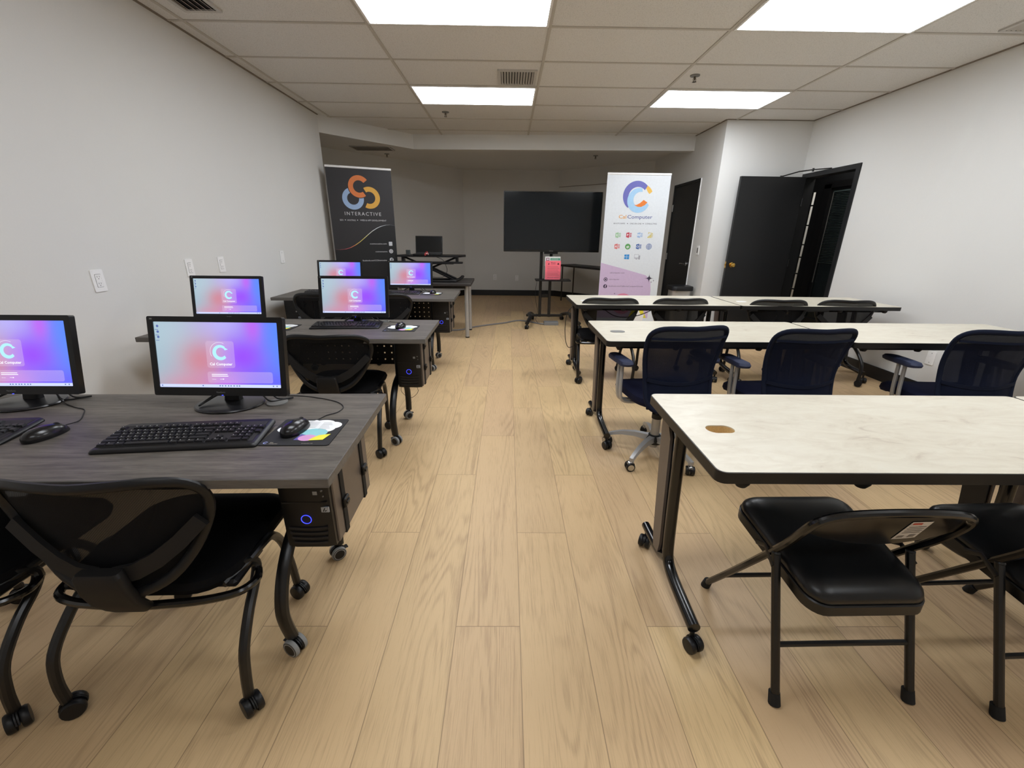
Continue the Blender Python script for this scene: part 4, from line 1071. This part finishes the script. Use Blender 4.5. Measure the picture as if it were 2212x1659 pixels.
# ------------------------------------------------------------------ training tables
def make_table(label, loc, rz, W, D, hole='open', group='cream flip top training tables', legs=(1,1)):
    """origin: left front corner on the floor, extends +x, +y"""
    t = thing('training_table', label, 'table', loc, rz, group)
    H = .74; rc = .026
    o1 = rrect(W,D,rc,5,W/2,D/2); o2 = rrect(W-.006,D-.006,rc-.003,5,W/2,D/2)
    hx, hy = .125, .26
    hl = [rrect(.088,.056,.027,6,hx,hy)]
    g = G()
    g.m = 1; g.plate(o1, [o2], H-.033, H-.0008)
    g.m = 1; g.plate(o2, hl, H-.033, H-.030)
    g.m = 0; g.plate(o2, hl, H-.0035, H)
    g.m = 2; lp = hl[0]; n = len(lp)
    g.add([(p[0],p[1],H-.0035) for p in lp]+[(p[0],p[1],H-.030) for p in lp], [(i,(i+1)%n,(i+1)%n+n,i+n) for i in range(n)])
    link('tabletop', g, [M_MARB, M_EDGE, M_PBOARD], t)
    if hole == 'open':
        g = G(); g.box(hx-.05,hx+.05,hy-.034,hy+.034,H-.035,H-.031); link('hole_backing', g, M_PBOARD, t)
    else:
        g = G(); g.plate(rrect(.092,.058,.028,6,hx,hy), (), H-.002, H+.002); link('grommet_cap', g, M_GCAP if hole == 'grey' else M_WHT, t)
    g = G(); g.box(.09,W-.09,D*.55-.02,D*.55+.02,H-.075,H-.035,.003); g.box(.09,W-.09,.05,.075,H-.055,H-.035,.002); link('under_beam', g, M_BLKM, t)
    for k in (.05,.28,.62,.9):
        g = G(); g.lathe([(.0001,H-.058),(.013,H-.056),(.021,H-.044),(.022,H-.033)], (W*k+.01,.028,0), 14); link('stacking_bumper', g, M_RUB, t)
    for i, lx in enumerate((.078, W-.078)):
        if not legs[i]: continue
        s = 1 if i == 0 else -1
        g = G(); y = .385
        g.tube([(lx,y+.03,H-.04),(lx,y+.015,.45),(lx,y-.005,.22),(lx,y-.02,.145),(lx,y-.06,.115),(lx,y-.14,.10),(lx,.10,.088)], .021, 14, smooth=4)
        leg = link('leg', g, M_BLKG, t)
        g = G(); g.tube([(lx,y-.01,.13),(lx,y+.05,.102),(lx,y+.14,.095),(lx,D+.05,.092)], .018, 12, smooth=4); link('rear_foot', g, M_BLKG, leg)
        # linkage cover plate, black edged
        pts = [(D-.055,.62),(D+.004,.62),(D-.045,.20),(D-.085,.10),(D-.115,.085),(D-.14,.11),(D-.105,.60)]
        pts = [(D-.075,.64),(D-.010,.64),(D-.012,.60),(D-.075,.16),(D-.092,.105),(D-.118,.09),(D-.142,.11),(D-.150,.16),(D-.105,.60)]
        g = G(); g.plate(pts, (), lx-.006*s, lx-.016*s, 'yz'); link('leg_cover', g, M_TAUPE, leg)
        g = G(); g.plate([(D/2+.09+(a-D/2-.09)*1.08,.36+(b-.36)*1.015) for a,b in pts], (), lx-.006*s, lx+.003*s, 'yz'); link('leg_cover_edge', g, M_BLKP, leg)
        g = G(); g.box(lx-.025,lx+.025,.08,D-.05,H-.05,H-.033,.003); link('mounting_plate', g, M_BLKM, leg)
        add_caster(t, lx, .10, .027, .35*s); add_caster(t, lx, D+.03, .027, -.6*s)
    return t
def tbl(label, x0, yl, x1, yr, D, hole, **k):
    W = math.hypot(x1-x0, yr-yl); return make_table(label, (x0,yl,0), math.atan2(yr-yl, x1-x0), W, D, hole, **k)
tbl('cream marbled table nearest the camera with an open oval cable hole', .548,.942,1.955,.942,.573,'open')
tbl('cream marbled table end at the right edge, nearest row', 1.960,.942,3.40,.946,.573,'open')
tbl('cream marbled table in the middle row, left one with a grey grommet', .572,2.355,2.012,2.368,.615,'grey')
tbl('cream marbled table in the middle row against the right wall', 2.017,2.368,3.43,2.374,.60,'grey')
tbl('cream marbled table in the far row, left one below the white banner', .598,3.672,2.055,3.70,.635,'white')
tbl('cream marbled table in the far row against the right wall', 2.06,3.70,3.49,3.705,.62,'white')

# ------------------------------------------------------------------ black roller banner
def black_banner():
    a = math.atan2(.3,.72)
    t = thing('roller_banner', 'tall black roller banner with interlocking letter C logo by the left wall', 'banner', (-2.19,5.62,0), a)
    # local: x along the banner 0..0.765, faces -y
    W_ = .765
    PM = lambda n, c: pm('banner_'+n, c, .55)
    g = G(); g.box(0,W_,-.0015,.0015,.07,2.05); bn = link('printed_panel', g, PM('charcoal', srgb(38,36,39)), t)
    g = G(); g.box(-.004,W_+.004,-.008,.008,2.045,2.068,.003); link('top_rail', g, M_WHT, t)
    g = G(); g.box(-.01,W_+.01,-.06,.06,0.0,.075,.01); link('base_cassette', g, M_SILV, t)
    g = G(); g.cyl((W_/2,.03,.07),(W_/2,.02,2.05),.008); link('support_pole', g, M_SILV, t)
    # wave
    wv = [(0,1.104),(.06,1.100),(.128,1.106),(.19,1.124),(.251,1.155),(.31,1.193),(.369,1.240),(.42,1.283),(.478,1.328),(.54,1.365),(.594,1.388),(.65,1.402),(.70,1.407),(.765,1.397)]
    g = G(); g.plate([(0,.075)]+[(x,z) for x,z in wv]+[(W_,.075)], (), -.0018, -.0022, 'xz'); link('lower_field', g, PM('black', srgb(12,12,15)), bn)
    cols = [srgb(90,60,60),srgb(130,60,70),srgb(170,70,80),srgb(190,110,80),srgb(196,160,80),srgb(200,186,100),srgb(206,200,140),srgb(206,208,200),srgb(206,210,216),srgb(200,205,210),srgb(180,184,190),srgb(150,152,158),srgb(110,112,118)]
    g = G(); ms_ = []
    for i in range(13):
        ms_.append(PM('wave%d' % i, cols[i])); g.m = i
        w0 = .0015+.006*math.sin(PI*min(1,i/13+.04)); w1 = .0015+.006*math.sin(PI*min(1,(i+1)/13+.04))
        (x0,z0),(x1,z1) = wv[i], wv[i+1]
        g.face([(x0,-.0026,z0-w0*.3),(x1,-.0026,z1-w1*.3),(x1,-.0026,z1+w1),(x0,-.0026,z0+w0)])
    link('wave_stripe', g, ms_, bn)
    def C(name, cx, cz, a0, a1, col, y, R=.127, r=.070):
        g = G(); g.plate(arc(cx, cz, R, r, a0, a1), (), -y, -y-.0003, 'xz'); link(name, g, col, bn)
    C('blue_letter', .283, 1.706, 112, 368, PM('blue', srgb(150,176,212)), .0022)
    C('yellow_letter', .478, 1.722, 242-360, 120, PM('yellow', srgb(220,166,66)), .0024)
    C('letter_outline', .366, 1.846, 28, 312, PM('charcoal', srgb(38,36,39)), .0027, .135, .064)
    C('orange_letter', .366, 1.846, 38, 305, PM('orange', srgb(218,122,62)), .0031)
    g = G(); put_text(g, 'INTERACTIVE', .166, 1.513, .040, -.0024, width=.436, bold=.0, spacing=1.3)
    put_text(g, 'SEO', .100, 1.446, .018, -.0024, width=.042); put_text(g, 'HOSTING', .186, 1.446, .018, -.0024, width=.10); put_text(g, 'WEB & APP DEVELOPMENT', .340, 1.448, .018, -.0024, width=.322)
    for x in (.164,.309): g.face([(x-.005,-.0024,1.452),(x+.005,-.0024,1.452),(x+.005,-.0024,1.462),(x-.005,-.0024,1.462)])
    put_text(g, 'ccsinteractive.com', .642, 1.166, .017, -.0024, width=.21, align='RIGHT'); put_text(g, 'ccsinteractive', .642, 1.068, .017, -.0024, width=.15, align='RIGHT')
    put_text(g, 'facebook.com/CCSInteractive', .626, .957, .018, -.0024, width=.305, align='RIGHT')
    link('lettering', g, PM('letters', srgb(200,200,204)), bn)
    g = G(); g.plate(rrect(.044,.05,.004,2,.692,1.174), (), -.0022, -.0026, 'xz'); g.plate(circ(.691,1.08,.026), (), -.0022, -.0026, 'xz'); g.plate(circ(.689,.972,.026), (), -.0022, -.0026, 'xz')
    link('social_icons', g, PM('letters', srgb(200,200,204)), bn)
    g = G(); g.plate(circ(.691,1.08,.013), [circ(.691,1.08,.010)], -.0027, -.003, 'xz'); g.plate(circ(.691,1.08,.018), [circ(.691,1.08,.0165)], -.0027, -.003, 'xz'); put_text(g, 'f', .684, .955, .034, -.0030, bold=.03)
    link('icon_marks', g, PM('black', srgb(12,12,15)), bn)
black_banner()

# ------------------------------------------------------------------ white roller banner
def white_banner():
    X0, W_ = 1.273, .823
    t = thing('roller_banner', 'tall white roller banner with blue and purple letter C logo beside the screen', 'banner', (X0,6.0,0), 0)
    PM = lambda n, c: pm('poster_'+n, c, .5)
    f = lambda x: x-X0
    g = G(); g.box(0,W_,-.0015,.0015,.07,2.05); bn = link('printed_panel', g, PM('paper', srgb(216,221,226)), t)
    g = G(); g.box(-.002,W_+.002,-.008,.008,2.045,2.070,.003); link('top_rail', g, M_WHT, t)
    g = G(); g.box(-.01,W_+.01,-.06,.06,0,.075,.01); link('base_cassette', g, M_SILV, t)
    g = G(); g.cyl((W_/2,.03,.07),(W_/2,.02,2.05),.008); link('support_pole', g, M_SILV, t)
    def pl(name, col, pts, y=.0022, holes=()):
        g = G(); g.plate([(f(x),z) for x,z in pts], [[(f(x),z) for x,z in h] for h in holes], -y, -y-.0003, 'xz'); return link(name, g, col if not isinstance(col, tuple) else PM(name, col), bn)
    pl('lilac_field', srgb(200,178,208), [(1.275,.955),(1.62,.870),(1.905,.795),(1.955,.76),(1.985,.70),(2.0,.60),(2.0,.20),(1.275,.20)])
    pl('yellow_shape', srgb(226,214,60), [(1.70,.46),(2.0,.46),(2.0,.33),(1.93,.30),(1.98,.20),(1.72,.20),(1.76,.30)], .0026)
    pl('pink_shape', srgb(214,130,160), circ(1.62,.40,.145,26), .0030)
    pl('white_shape', srgb(232,230,226), [(1.80,.22),(1.86,.33),(1.90,.24),(1.95,.28),(1.93,.16),(1.80,.16)], .0034)
    # C logo
    def cshape(cx, cz, R, r, a0, a1, ox, oz): return arc(cx, cz, R, r, a0, a1, 34, off=(ox,oz))
    pl('yellow_tip', srgb(226,182,84), [(1.782,1.898),(1.802,1.925),(1.835,1.902),(1.862,1.872),(1.872,1.852),(1.838,1.823),(1.815,1.845)], .0022)
    pl('purple_arc', srgb(102,104,178), cshape(1.672,1.800,.178,.118,42,235,.012,-.012), .0026)
    pl('light_blue_arc', srgb(160,200,232), cshape(1.705,1.745,.150,.092,78,338,.022,.012), .0030)
    pl('orange_arc', srgb(226,124,48), [(1.650,1.690),(1.685,1.692),(1.725,1.712),(1.770,1.752),(1.822,1.722),(1.790,1.688),(1.745,1.667),(1.70,1.668)], .0034)
    g = G(); put_text(g, 'Cal', f(1.463), 1.523, .044, -.0024, width=.10, bold=.012); link('lettering_orange', g, PM('ltorange', srgb(220,160,84)), bn)
    g = G(); put_text(g, 'Computer', f(1.578), 1.523, .044, -.0024, width=.332, bold=.006); link('lettering_blue', g, PM('ltblue', srgb(80,90,150)), bn)
    DK = PM('ltdark', srgb(60,60,80))
    g = G()
    put_text(g, 'BOOTCAMPS', f(1.403), 1.452, .017, -.0024, width=.152); put_text(g, 'ONE ON ONE', f(1.618), 1.452, .017, -.0024, width=.155); put_text(g, 'CONSULTING', f(1.822), 1.453, .017, -.0024, width=.157)
    for x in (1.588,1.796): g.face([(f(x)-.005,-.0024,1.456),(f(x)+.005,-.0024,1.456),(f(x)+.005,-.0024,1.466),(f(x)-.005,-.0024,1.466)])
    put_text(g, 'calcomputer.com', f(1.408), .816, .016, -.0028, width=.203); put_text(g, 'calcomputer', f(1.404), .728, .016, -.0028, width=.146); put_text(g, 'facebook.com/CaliforniaComputerSchools', f(1.406), .635, .017, -.0028, width=.48)
    link('lettering_dark', g, DK, bn)
    # app tiles
    def tile(x, z, col, ch, shape='doc'):
        c = PM('tile_%d_%d' % (int(x*1000), int(z*1000)), col)
        g = G(); X = f(x)
        if shape == 'doc':
            g.plate([(X-.036,z-.026),(X+.004,z-.036),(X+.004,z+.036),(X-.036,z+.026)], (), -.0022, -.0026, 'xz')
            for k in range(4): g.plate([(X+.008,z-.024+.014*k),(X+.036,z-.024+.014*k),(X+.036,z-.016+.014*k),(X+.008,z-.016+.014*k)], (), -.0022, -.0025, 'xz')
        elif shape == 'round': g.plate(circ(X,z,.037), (), -.0022, -.0026, 'xz')
        elif shape == 'globe':
            g.plate(circ(X,z,.038), [circ(X,z,.033)], -.0022, -.0026, 'xz'); g.plate(circ(X,z,.017,24,.036), [circ(X,z,.013,24,.033)], -.0022, -.0026, 'xz')
            g.box(X-.002,X+.002,-.0026,-.0022,z-.035,z+.035)
            for q in (-.016,0,.016): g.box(X-.033,X+.033,-.0026,-.0022,z+q-.002,z+q+.002)
        elif shape == 'bars':
            for k in range(4): g.box(X-.030+.014*k,X-.020+.014*k,-.0026,-.0022,z-.036,z-.020+.013*k)
            g.plate([(X-.024,z+.012),(X-.024,z+.036),(X+.036,z+.024),(X+.036,z-.03),(X+.030,z-.03),(X+.030,z+.019),(X-.018,z+.030),(X-.018,z+.012)], (), -.0022, -.0025, 'xz')
        elif shape == 'panes':
            for sx, sz in ((0,0),(1,0),(0,1),(1,1)):
                xa = X-.034+.036*sx; za = z-.030+.033*sz; g.plate([(xa,za+.003*(1-sx)),(xa+.032,za-.001),(xa+.032,za+.030),(xa,za+.029-.002*(1-sx))], (), -.0022, -.0026, 'xz')
        elif shape == 'pc':
            g.plate([(X-.040,z-.020),(X+.022,z-.020),(X+.022,z+.034),(X-.040,z+.034)], [[(X-.037,z-.010),(X+.019,z-.010),(X+.019,z+.031),(X-.037,z+.031)]], -.0022, -.0025, 'xz')
            g.box(X+.018,X+.040,-.0026,-.0022,z-.034,z+.018); g.box(X-.018,X+.004,-.0026,-.0022,z-.034,z-.024)
        link('app_tile', g, c, bn)
        if ch:
            g = G(); put_text(g, ch, X-.016 if shape == 'doc' else X, z-.014, .028, -.0030, align='CENTER', bold=.02); link('tile_letter', g, PM('paperwhite', srgb(236,238,240)), bn)
    tile(1.476,1.314,srgb(150,190,150),'X'); tile(1.621,1.316,srgb(188,50,70),'P'); tile(1.769,1.317,srgb(150,178,214),'W'); tile(1.905,1.319,srgb(206,186,70),None,'bars')
    tile(1.476,1.170,srgb(212,110,110),'A'); tile(1.621,1.169,srgb(90,156,86),'qb','round'); tile(1.769,1.171,srgb(50,90,160),'O'); tile(1.908,1.172,srgb(70,104,170),None,'globe')
    tile(1.620,1.035,srgb(50,140,206),None,'panes'); tile(1.763,1.037,srgb(160,160,170),None,'pc')
    # sparkles and social icons
    def star(cx, cz, R):
        pts = []
        for k in range(4):
            a = PI/2*k
            for q in range(6):
                u = q/6; p = (math.cos(a),math.sin(a)); n = (math.cos(a+PI/2),math.sin(a+PI/2)); w = (1-u)**2.6; w2 = u**2.6
                pts.append((cx+R*(p[0]*w+n[0]*w2), cz+R*1.02*(p[1]*w+n[1]*w2)))
        return pts
    SD = PM('sparkle', srgb(50,44,66))
    g = G()
    for cx, cz, R in ((1.960,.754,.080),(1.996,.703,.018),(2.026,.724,.018),(1.499,.540,.018)): g.plate([(f(x),z) for x,z in star(cx,cz,R)], (), -.0030, -.0033, 'xz')
    g.plate(circ(f(1.357),.733,.027), [circ(f(1.357),.733,.019)], -.0028, -.0031, 'xz'); g.plate(circ(f(1.357),.733,.011), (), -.0028, -.0031, 'xz')
    g.plate(circ(f(1.359),.640,.027), (), -.0028, -.0031, 'xz'); link('sparkles_and_icons', g, SD, bn)
    g = G(); put_text(g, 'f', f(1.352), .618, .040, -.0034, bold=.03); link('icon_letter', g, PM('lilac2', srgb(200,178,208)), bn)
white_banner()

# ------------------------------------------------------------------ TV on its cart
def tv():
    t = thing('television', 'large black flat screen display standing on a wheeled cart', 'television', (.632,6.5,1.071), math.radians(0))
    W_, H_ = 1.394, .810
    g = G(); g.plate(rrect(W_,H_,.006,2,0,H_/2), [rrect(W_-.022,H_-.040,.003,1,0,H_/2+.009)], -.03, .02, 'xz'); g.box(-W_/2+.02,W_/2-.02,.02,.045,.03,H_-.03,.01); link('frame', g, M_BLKG, t)
    g = G(); g.box(-W_/2+.010,W_/2-.010,-.026,-.022,.028,H_-.010); link('screen', g, pm('screen_off_glass', srgb(24,28,31), .12, spec=.35, var=.02), t)
    g = G(); put_text(g, 'SAMSUNG', 0, .008, .010, -.0312, width=.055, align='CENTER'); link('maker_lettering', g, pm('silver_print', srgb(160,160,160), .4), t)
    g = G(); g.box(-.10,.10,-.012,.03,-.03,.0,.004); link('sensor_bar', g, M_BLKP, t)
    c = thing('display_cart', 'black wheeled display cart with shelf holding the large screen', 'cart', (.62,6.5,0), 0)
    for x in (-.122,.022):
        g = G(); g.box(x-.021,x+.021,.05,.09,.10,1.55,.004); link('post', g, M_BLKM, c)
    g = G(); g.box(-.15,.05,.04,.06,1.15,1.65,.003); g.box(-.35,.35,.045,.058,1.25,1.29,.003); link('mounting_bracket', g, M_BLKM, c)
    g = G(); g.box(-.10,.0,.055,.085,.40,.445,.003); link('post_brace', g, M_BLKM, c)
    g = G(); g.plate(rrect(.52,.26,.01,3,.05,-.03), (), .663, .678); link('shelf', g, M_BLKP, c)
    g = G(); g.box(-.33,.23,.04,.09,.105,.14,.006); link('cross_beam', g, M_BLKM, c)
    for s, xf, xr in ((-1,-.335,-.215),(1,.43,.26)):
        g = G(); g.tube([(xf,-.39,.085),((xf+xr)/2,-.12,.13),((xf+xr)/2+.01*s,.05,.14),((xf*.35+xr*.65),.2,.13),(xr,.36,.085)], .026, 10, flat=(.026,.03)); lg = link('base_leg', g, M_BLKM, c)
        add_caster(c, xf, -.39, .030, .4*s); add_caster(c, xr, .36, .030, .4*s)
    h = thing('leaflet_holder', 'clear acrylic leaflet holder standing on the cart shelf', 'leaflet holder', (.655,6.42,.678), 0)
    g = G(); g.box(-.12,.12,.03,.034,0,.36); g.box(-.12,.12,-.04,-.036,0,.12); g.box(-.12,.12,-.04,.034,0,.004); g.box(-.12,-.117,-.04,.034,0,.2); g.box(.117,.12,-.04,.034,0,.2); link('holder_body', g, M_GLASS, h)
    p = thing('leaflet_stack', 'pink leaflets with dark print in the clear holder', 'leaflets', (.665,6.405,.683), 0)
    for k in range(3): g = G(); g.box(-.116+.004*k,.110-.003*k,.003*k,.003*k+.0012,0,.268-.006*k); link('pink_sheet', g, pm('pink_paper', srgb(255,118,134), .7), p)
    M_PT = pm('pink_print', srgb(110,40,60), .7)
    g = G(); put_text(g, 'Buys', 0, .232, .016, -.0006, align='CENTER', bold=.01, width=.062); g.box(-.036,.036,-.001,-.0004,.222,.2235); g.box(-.034,.03,-.001,-.0004,.212,.2135)
    for k in range(9): g.box(-.086,.090-.01*(k%3),-.001,-.0004,.060+.0155*k,.0625+.0155*k)
    put_text(g, 'DISCOUNT RATE 10', 0, .026, .012, -.0006, width=.165, align='CENTER')
    g.plate(circ(.072,.226,.010,12), (), -.0004, -.001, 'xz'); g.plate([(.058,.214),(.086,.214),(.078,.232),(.066,.232)], (), -.0004, -.001, 'xz'); g.plate([(-.078,.212),(-.070,.236),(-.062,.236),(-.060,.212)], (), -.0004, -.001, 'xz')
    link('leaflet_print', g, M_PT, p)
    q = thing('leaflet', 'white and green leaflet standing behind the pink ones', 'leaflet', (.650,6.425,.683), 0)
    g = G(); g.box(-.108,.118,0,.0012,0,.325); link('sheet', g, pm('white_paper', srgb(226,228,226), .7), q)
    g = G(); g.box(-.03,.112,-.001,-.0004,.272,.305); link('green_band', g, pm('green_print', srgb(70,150,120), .7), q)
    g = G(); g.box(-.090,-.045,-.001,-.0004,.268,.308); link('purple_block', g, pm('purple_print', srgb(130,60,110), .7), q)
    g = G(); g.plate(circ(-.067,.288,.014,16), (), -.001, -.0016, 'xz')
    for k in range(3): g.box(-.02,.09,-.0016,-.001,.279+.008*k,.281+.008*k)
    link('leaflet_print', g, pm('white_ink', srgb(226,228,226), .7), q)
    g = G(); g.box(-.10,.12,-.03,.09,0,.05,.004); g.at(Matrix.Identity(4))
    o = link('power_strip', g, pm('grey_strip', srgb(120,120,120), .5), None); o.location = (.66,6.42,0); tag(o, 'grey power strip on the floor under the display cart', 'power strip')
tv()

# ------------------------------------------------------------------ presenter table, riser, laptop
def presenter():
    H = .72
    t = thing('presenter_table', 'dark table with round silver legs behind the farthest desk', 'table', (-.46,5.40,0), math.radians(1))
    g = G(); g.box(-.985,0,0,.72,H-.032,H,.003); link('tabletop', g, lam_mat('dark_tabletop', srgb(44,41,40), srgb(60,56,54), 0), t)
    g = G(); g.box(-.92,-.08,.08,.11,H-.07,H-.032); g.box(-.92,-.08,.60,.63,H-.07,H-.032); link('apron', g, M_BLKM, t)
    for x, y in ((-.072,.145),(-.068,.63),(-.925,.145),(-.925,.63)):
        g = G(); g.cyl((x,y,.012),(x,y,H-.03),.026,n=20); lg = link('leg', g, M_SILV, t)
        g = G(); g.cyl((x,y,0),(x,y,.016),.027,n=20); link('foot', g, M_BLKP, lg)
    r = thing('desk_riser', 'black height-adjustable desk riser with crossed arms on the silver-legged table', 'desk riser', (-1.0,5.72,H), 0)
    g = G(); g.plate([(-.44,-.10),(-.36,.20),(.43,.20),(.45,.02),(.38,-.14),(-.42,-.14)], (), .305, .327); link('top_platform', g, M_BLKP, r)
    g = G(); g.plate(rrect(.74,.16,.04,5,.055,-.14), (), .232, .250); link('keyboard_tray', g, M_BLKP, r)
    g = G(); g.box(-.30,.30,-.06,-.02,.215,.24,.004); g.box(.33,.36,-.10,.0,.24,.31,.004); g.box(-.36,-.33,-.10,.0,.24,.31,.004); link('tray_bracket', g, M_BLKM, r)
    for s in (-1,1):
        g = G(); g.tube([(.0+.0*s,-.05,.165),(.34*s,-.05,.305)], .012, 8, smooth=0, flat=(.012,.010)); g.tube([(-.02*s,-.06,.19),(.33*s,-.06,.035)], .012, 8, smooth=0, flat=(.014,.008)); g.tube([(.03*s,-.09,.15),(.31*s,-.09,.02)], .012, 8, smooth=0, flat=(.014,.008)); link('lift_arm', g, M_BLKM, r)
        g = G(); g.tube([(.26*s,-.16,.016),(.33*s,-.14,.02),(.385*s,-.06,.04),(.40*s,.03,.055)], .02, 10, flat=(.018,.026)); link('base_foot', g, M_BRK, r)
    g = G(); g.box(-.32,.32,-.18,-.14,.0,.022,.004); g.box(-.32,.32,.08,.12,.0,.022,.004); g.box(-.34,-.30,-.18,.12,0,.02,.004); g.box(.30,.34,-.18,.12,0,.02,.004); link('base_frame', g, M_BLKM, r)
    g = G(); g.cyl((.01,-.08,.21),(.01,-.05,.21),.018); link('release_knob', g, M_BLKP, r)
    l = thing('laptop', 'open black laptop on the desk riser', 'laptop', (-1.03,5.70,H+.328), math.radians(2))
    g = G(); g.box(-.175,.175,-.13,.10,0,.016,.003); dk = link('laptop_base', g, M_BLKP, l)
    g = G(); g.box(-.155,.155,-.03,.075,.016,.0175); link('laptop_keys', g, M_DARK, dk)
    M0 = Matrix.Translation((0,.102,.014)) @ Matrix.Rotation(math.radians(-13),4,'X')
    g = G(); g.M = M0; g.box(-.175,.175,0,.008,0,.222,.003); ld = link('laptop_lid', g, M_BLKP, l)
    g = G(); g.M = M0; g.box(-.167,.167,-.0008,.0,.016,.214); link('laptop_screen', g, pm('laptop_glass', srgb(14,17,19), .12, var=.02), ld)
    s = thing('desk_speaker', 'small dark grey box speaker on the riser, left of the laptop', 'speaker', (-1.285,5.70,H+.328), 0)
    g = G(); g.loft([[(p[0],p[1],z) for p in rrect(.052,.05,.010,4)] for z in (0,.058)]); link('speaker_body', g, pm('speaker_grey', srgb(62,66,66), .6), s)
    g = G(); g.box(-.02,.02,-.0265,-.025,.008,.05); link('speaker_grille', g, pm('speaker_cloth', srgb(52,56,56), .9), s)
    k = thing('key_lanyard', 'crumpled red and white tag at the front edge of the riser', 'lanyard', (-1.03,5.565,H+.329), .3)
    g = G(); g.tube([(-.02,0,.006),(0,.012,.03),(.012,.0,.045),(.02,-.005,.02),(.0,-.015,.01),(-.02,-.02,-.004)], .006, 6, flat=(.008,.002)); link('red_strap', g, pm('red_strap', srgb(190,70,70), .6), k)
    g = G(); g.tube([(.0,-.01,.012),(.016,.0,.024),(.024,-.01,.006)], .006, 6, flat=(.009,.002)); link('white_tag', g, pm('tag_white', srgb(216,196,190), .6), k)
    cords('riser_cable', 'thin black cable looping below the desk riser', [[(-.96,5.62,H+.32),(-.84,5.60,H+.28),(-.80,5.60,H+.22),(-.78,5.60,H+.14),(-.82,5.60,H+.07),(-.90,5.60,H+.055),(-1.0,5.60,H+.07),(-1.05,5.62,H+.12)]], r=.003)
presenter()

# side table in the alcove behind the white banner
def side_table():
    a = Vector((1.05,9.0)); b = Vector((1.74,7.92)); d = (b-a).normalized(); L_ = 1.55
    rz = math.atan2(d.y, d.x)
    t = thing('folding_side_table', 'narrow black table with thin legs behind the white banner', 'table', (a.x,a.y,0), rz)
    g = G(); g.box(0,L_,0,.42,.70,.735,.003); link('tabletop', g, pm('side_table_black', srgb(34,32,32), .5), t)
    for x in (.06,L_-.12):
        for y in (.05,.36):
            g = G(); g.cyl((x,y,0),(x,y,.70),.014); link('leg', g, pm('side_table_leg', srgb(70,64,60), .5, .3), t)
side_table()

# pedal bin
t = thing('trash_bin', 'brushed steel bin with black lid beside the closed black door', 'bin', (2.42,6.03,0), 0)
g = G(); g.loft([[(p[0],p[1],z) for p in rrect(.26,.25,.06,6)] for z in (.02,.60)]); link('bin_body', g, pm('bin_steel', srgb(196,194,190), .3, .55), t)
g = G(); g.loft([[(p[0]*k,p[1]*k,z) for p in rrect(.30,.29,.06,6)] for z,k in ((.598,1.0),(.645,1.0),(.655,.97))]); link('lid', g, M_BLKP, t)
g = G(); g.loft([[(p[0],p[1],z) for p in rrect(.27,.26,.06,6)] for z in (0,.03)]); g.box(-.05,.05,-.17,-.12,.01,.022,.003); link('pedal_base', g, M_BLKP, t)

# floor and hanging cables
cords('floor_power_cable', 'grey cable running across the floor from the desks to the display cart', [[(-.95,6.12,.011),(-.82,5.95,.011),(-.66,5.98,.011),(-.50,6.17,.011),(-.30,6.33,.011),(-.05,6.50,.011),(.20,6.70,.011),(.50,6.46,.011),(.60,6.42,.012)]], M_GCORD, .011)
cords('hanging_cable', 'black cable hanging in a loop from the far cream table end', [[(.66,3.99,.70),(.60,4.0,.66),(.565,4.0,.60),(.553,4.0,.48),(.560,4.0,.38),(.575,4.0,.31),(.60,4.0,.275),(.64,4.01,.285)]], M_CORD, .0035)
cords('cart_cable', 'thin black cable hanging behind the display cart post', [[(.44,6.52,.64),(.42,6.50,.5),(.43,6.50,.35),(.46,6.52,.2),(.44,6.53,.06),(.50,6.5,.006),(.57,6.48,.006)]], M_CORD, .003)
cords('tower_cable', 'thin wires hanging under the middle desk tower', [[(-.66,2.72,.386),(-.60,2.68,.31),(-.64,2.62,.28),(-.70,2.62,.33),(-.68,2.66,.385)]], M_CORD, .0015)
cords('under_table_cable', 'black cable looping under the far cream table top', [[(.9,3.95,.66),(1.0,3.95,.60),(1.12,3.95,.585),(1.25,3.95,.61),(1.36,3.95,.66)]], M_CORD, .004)
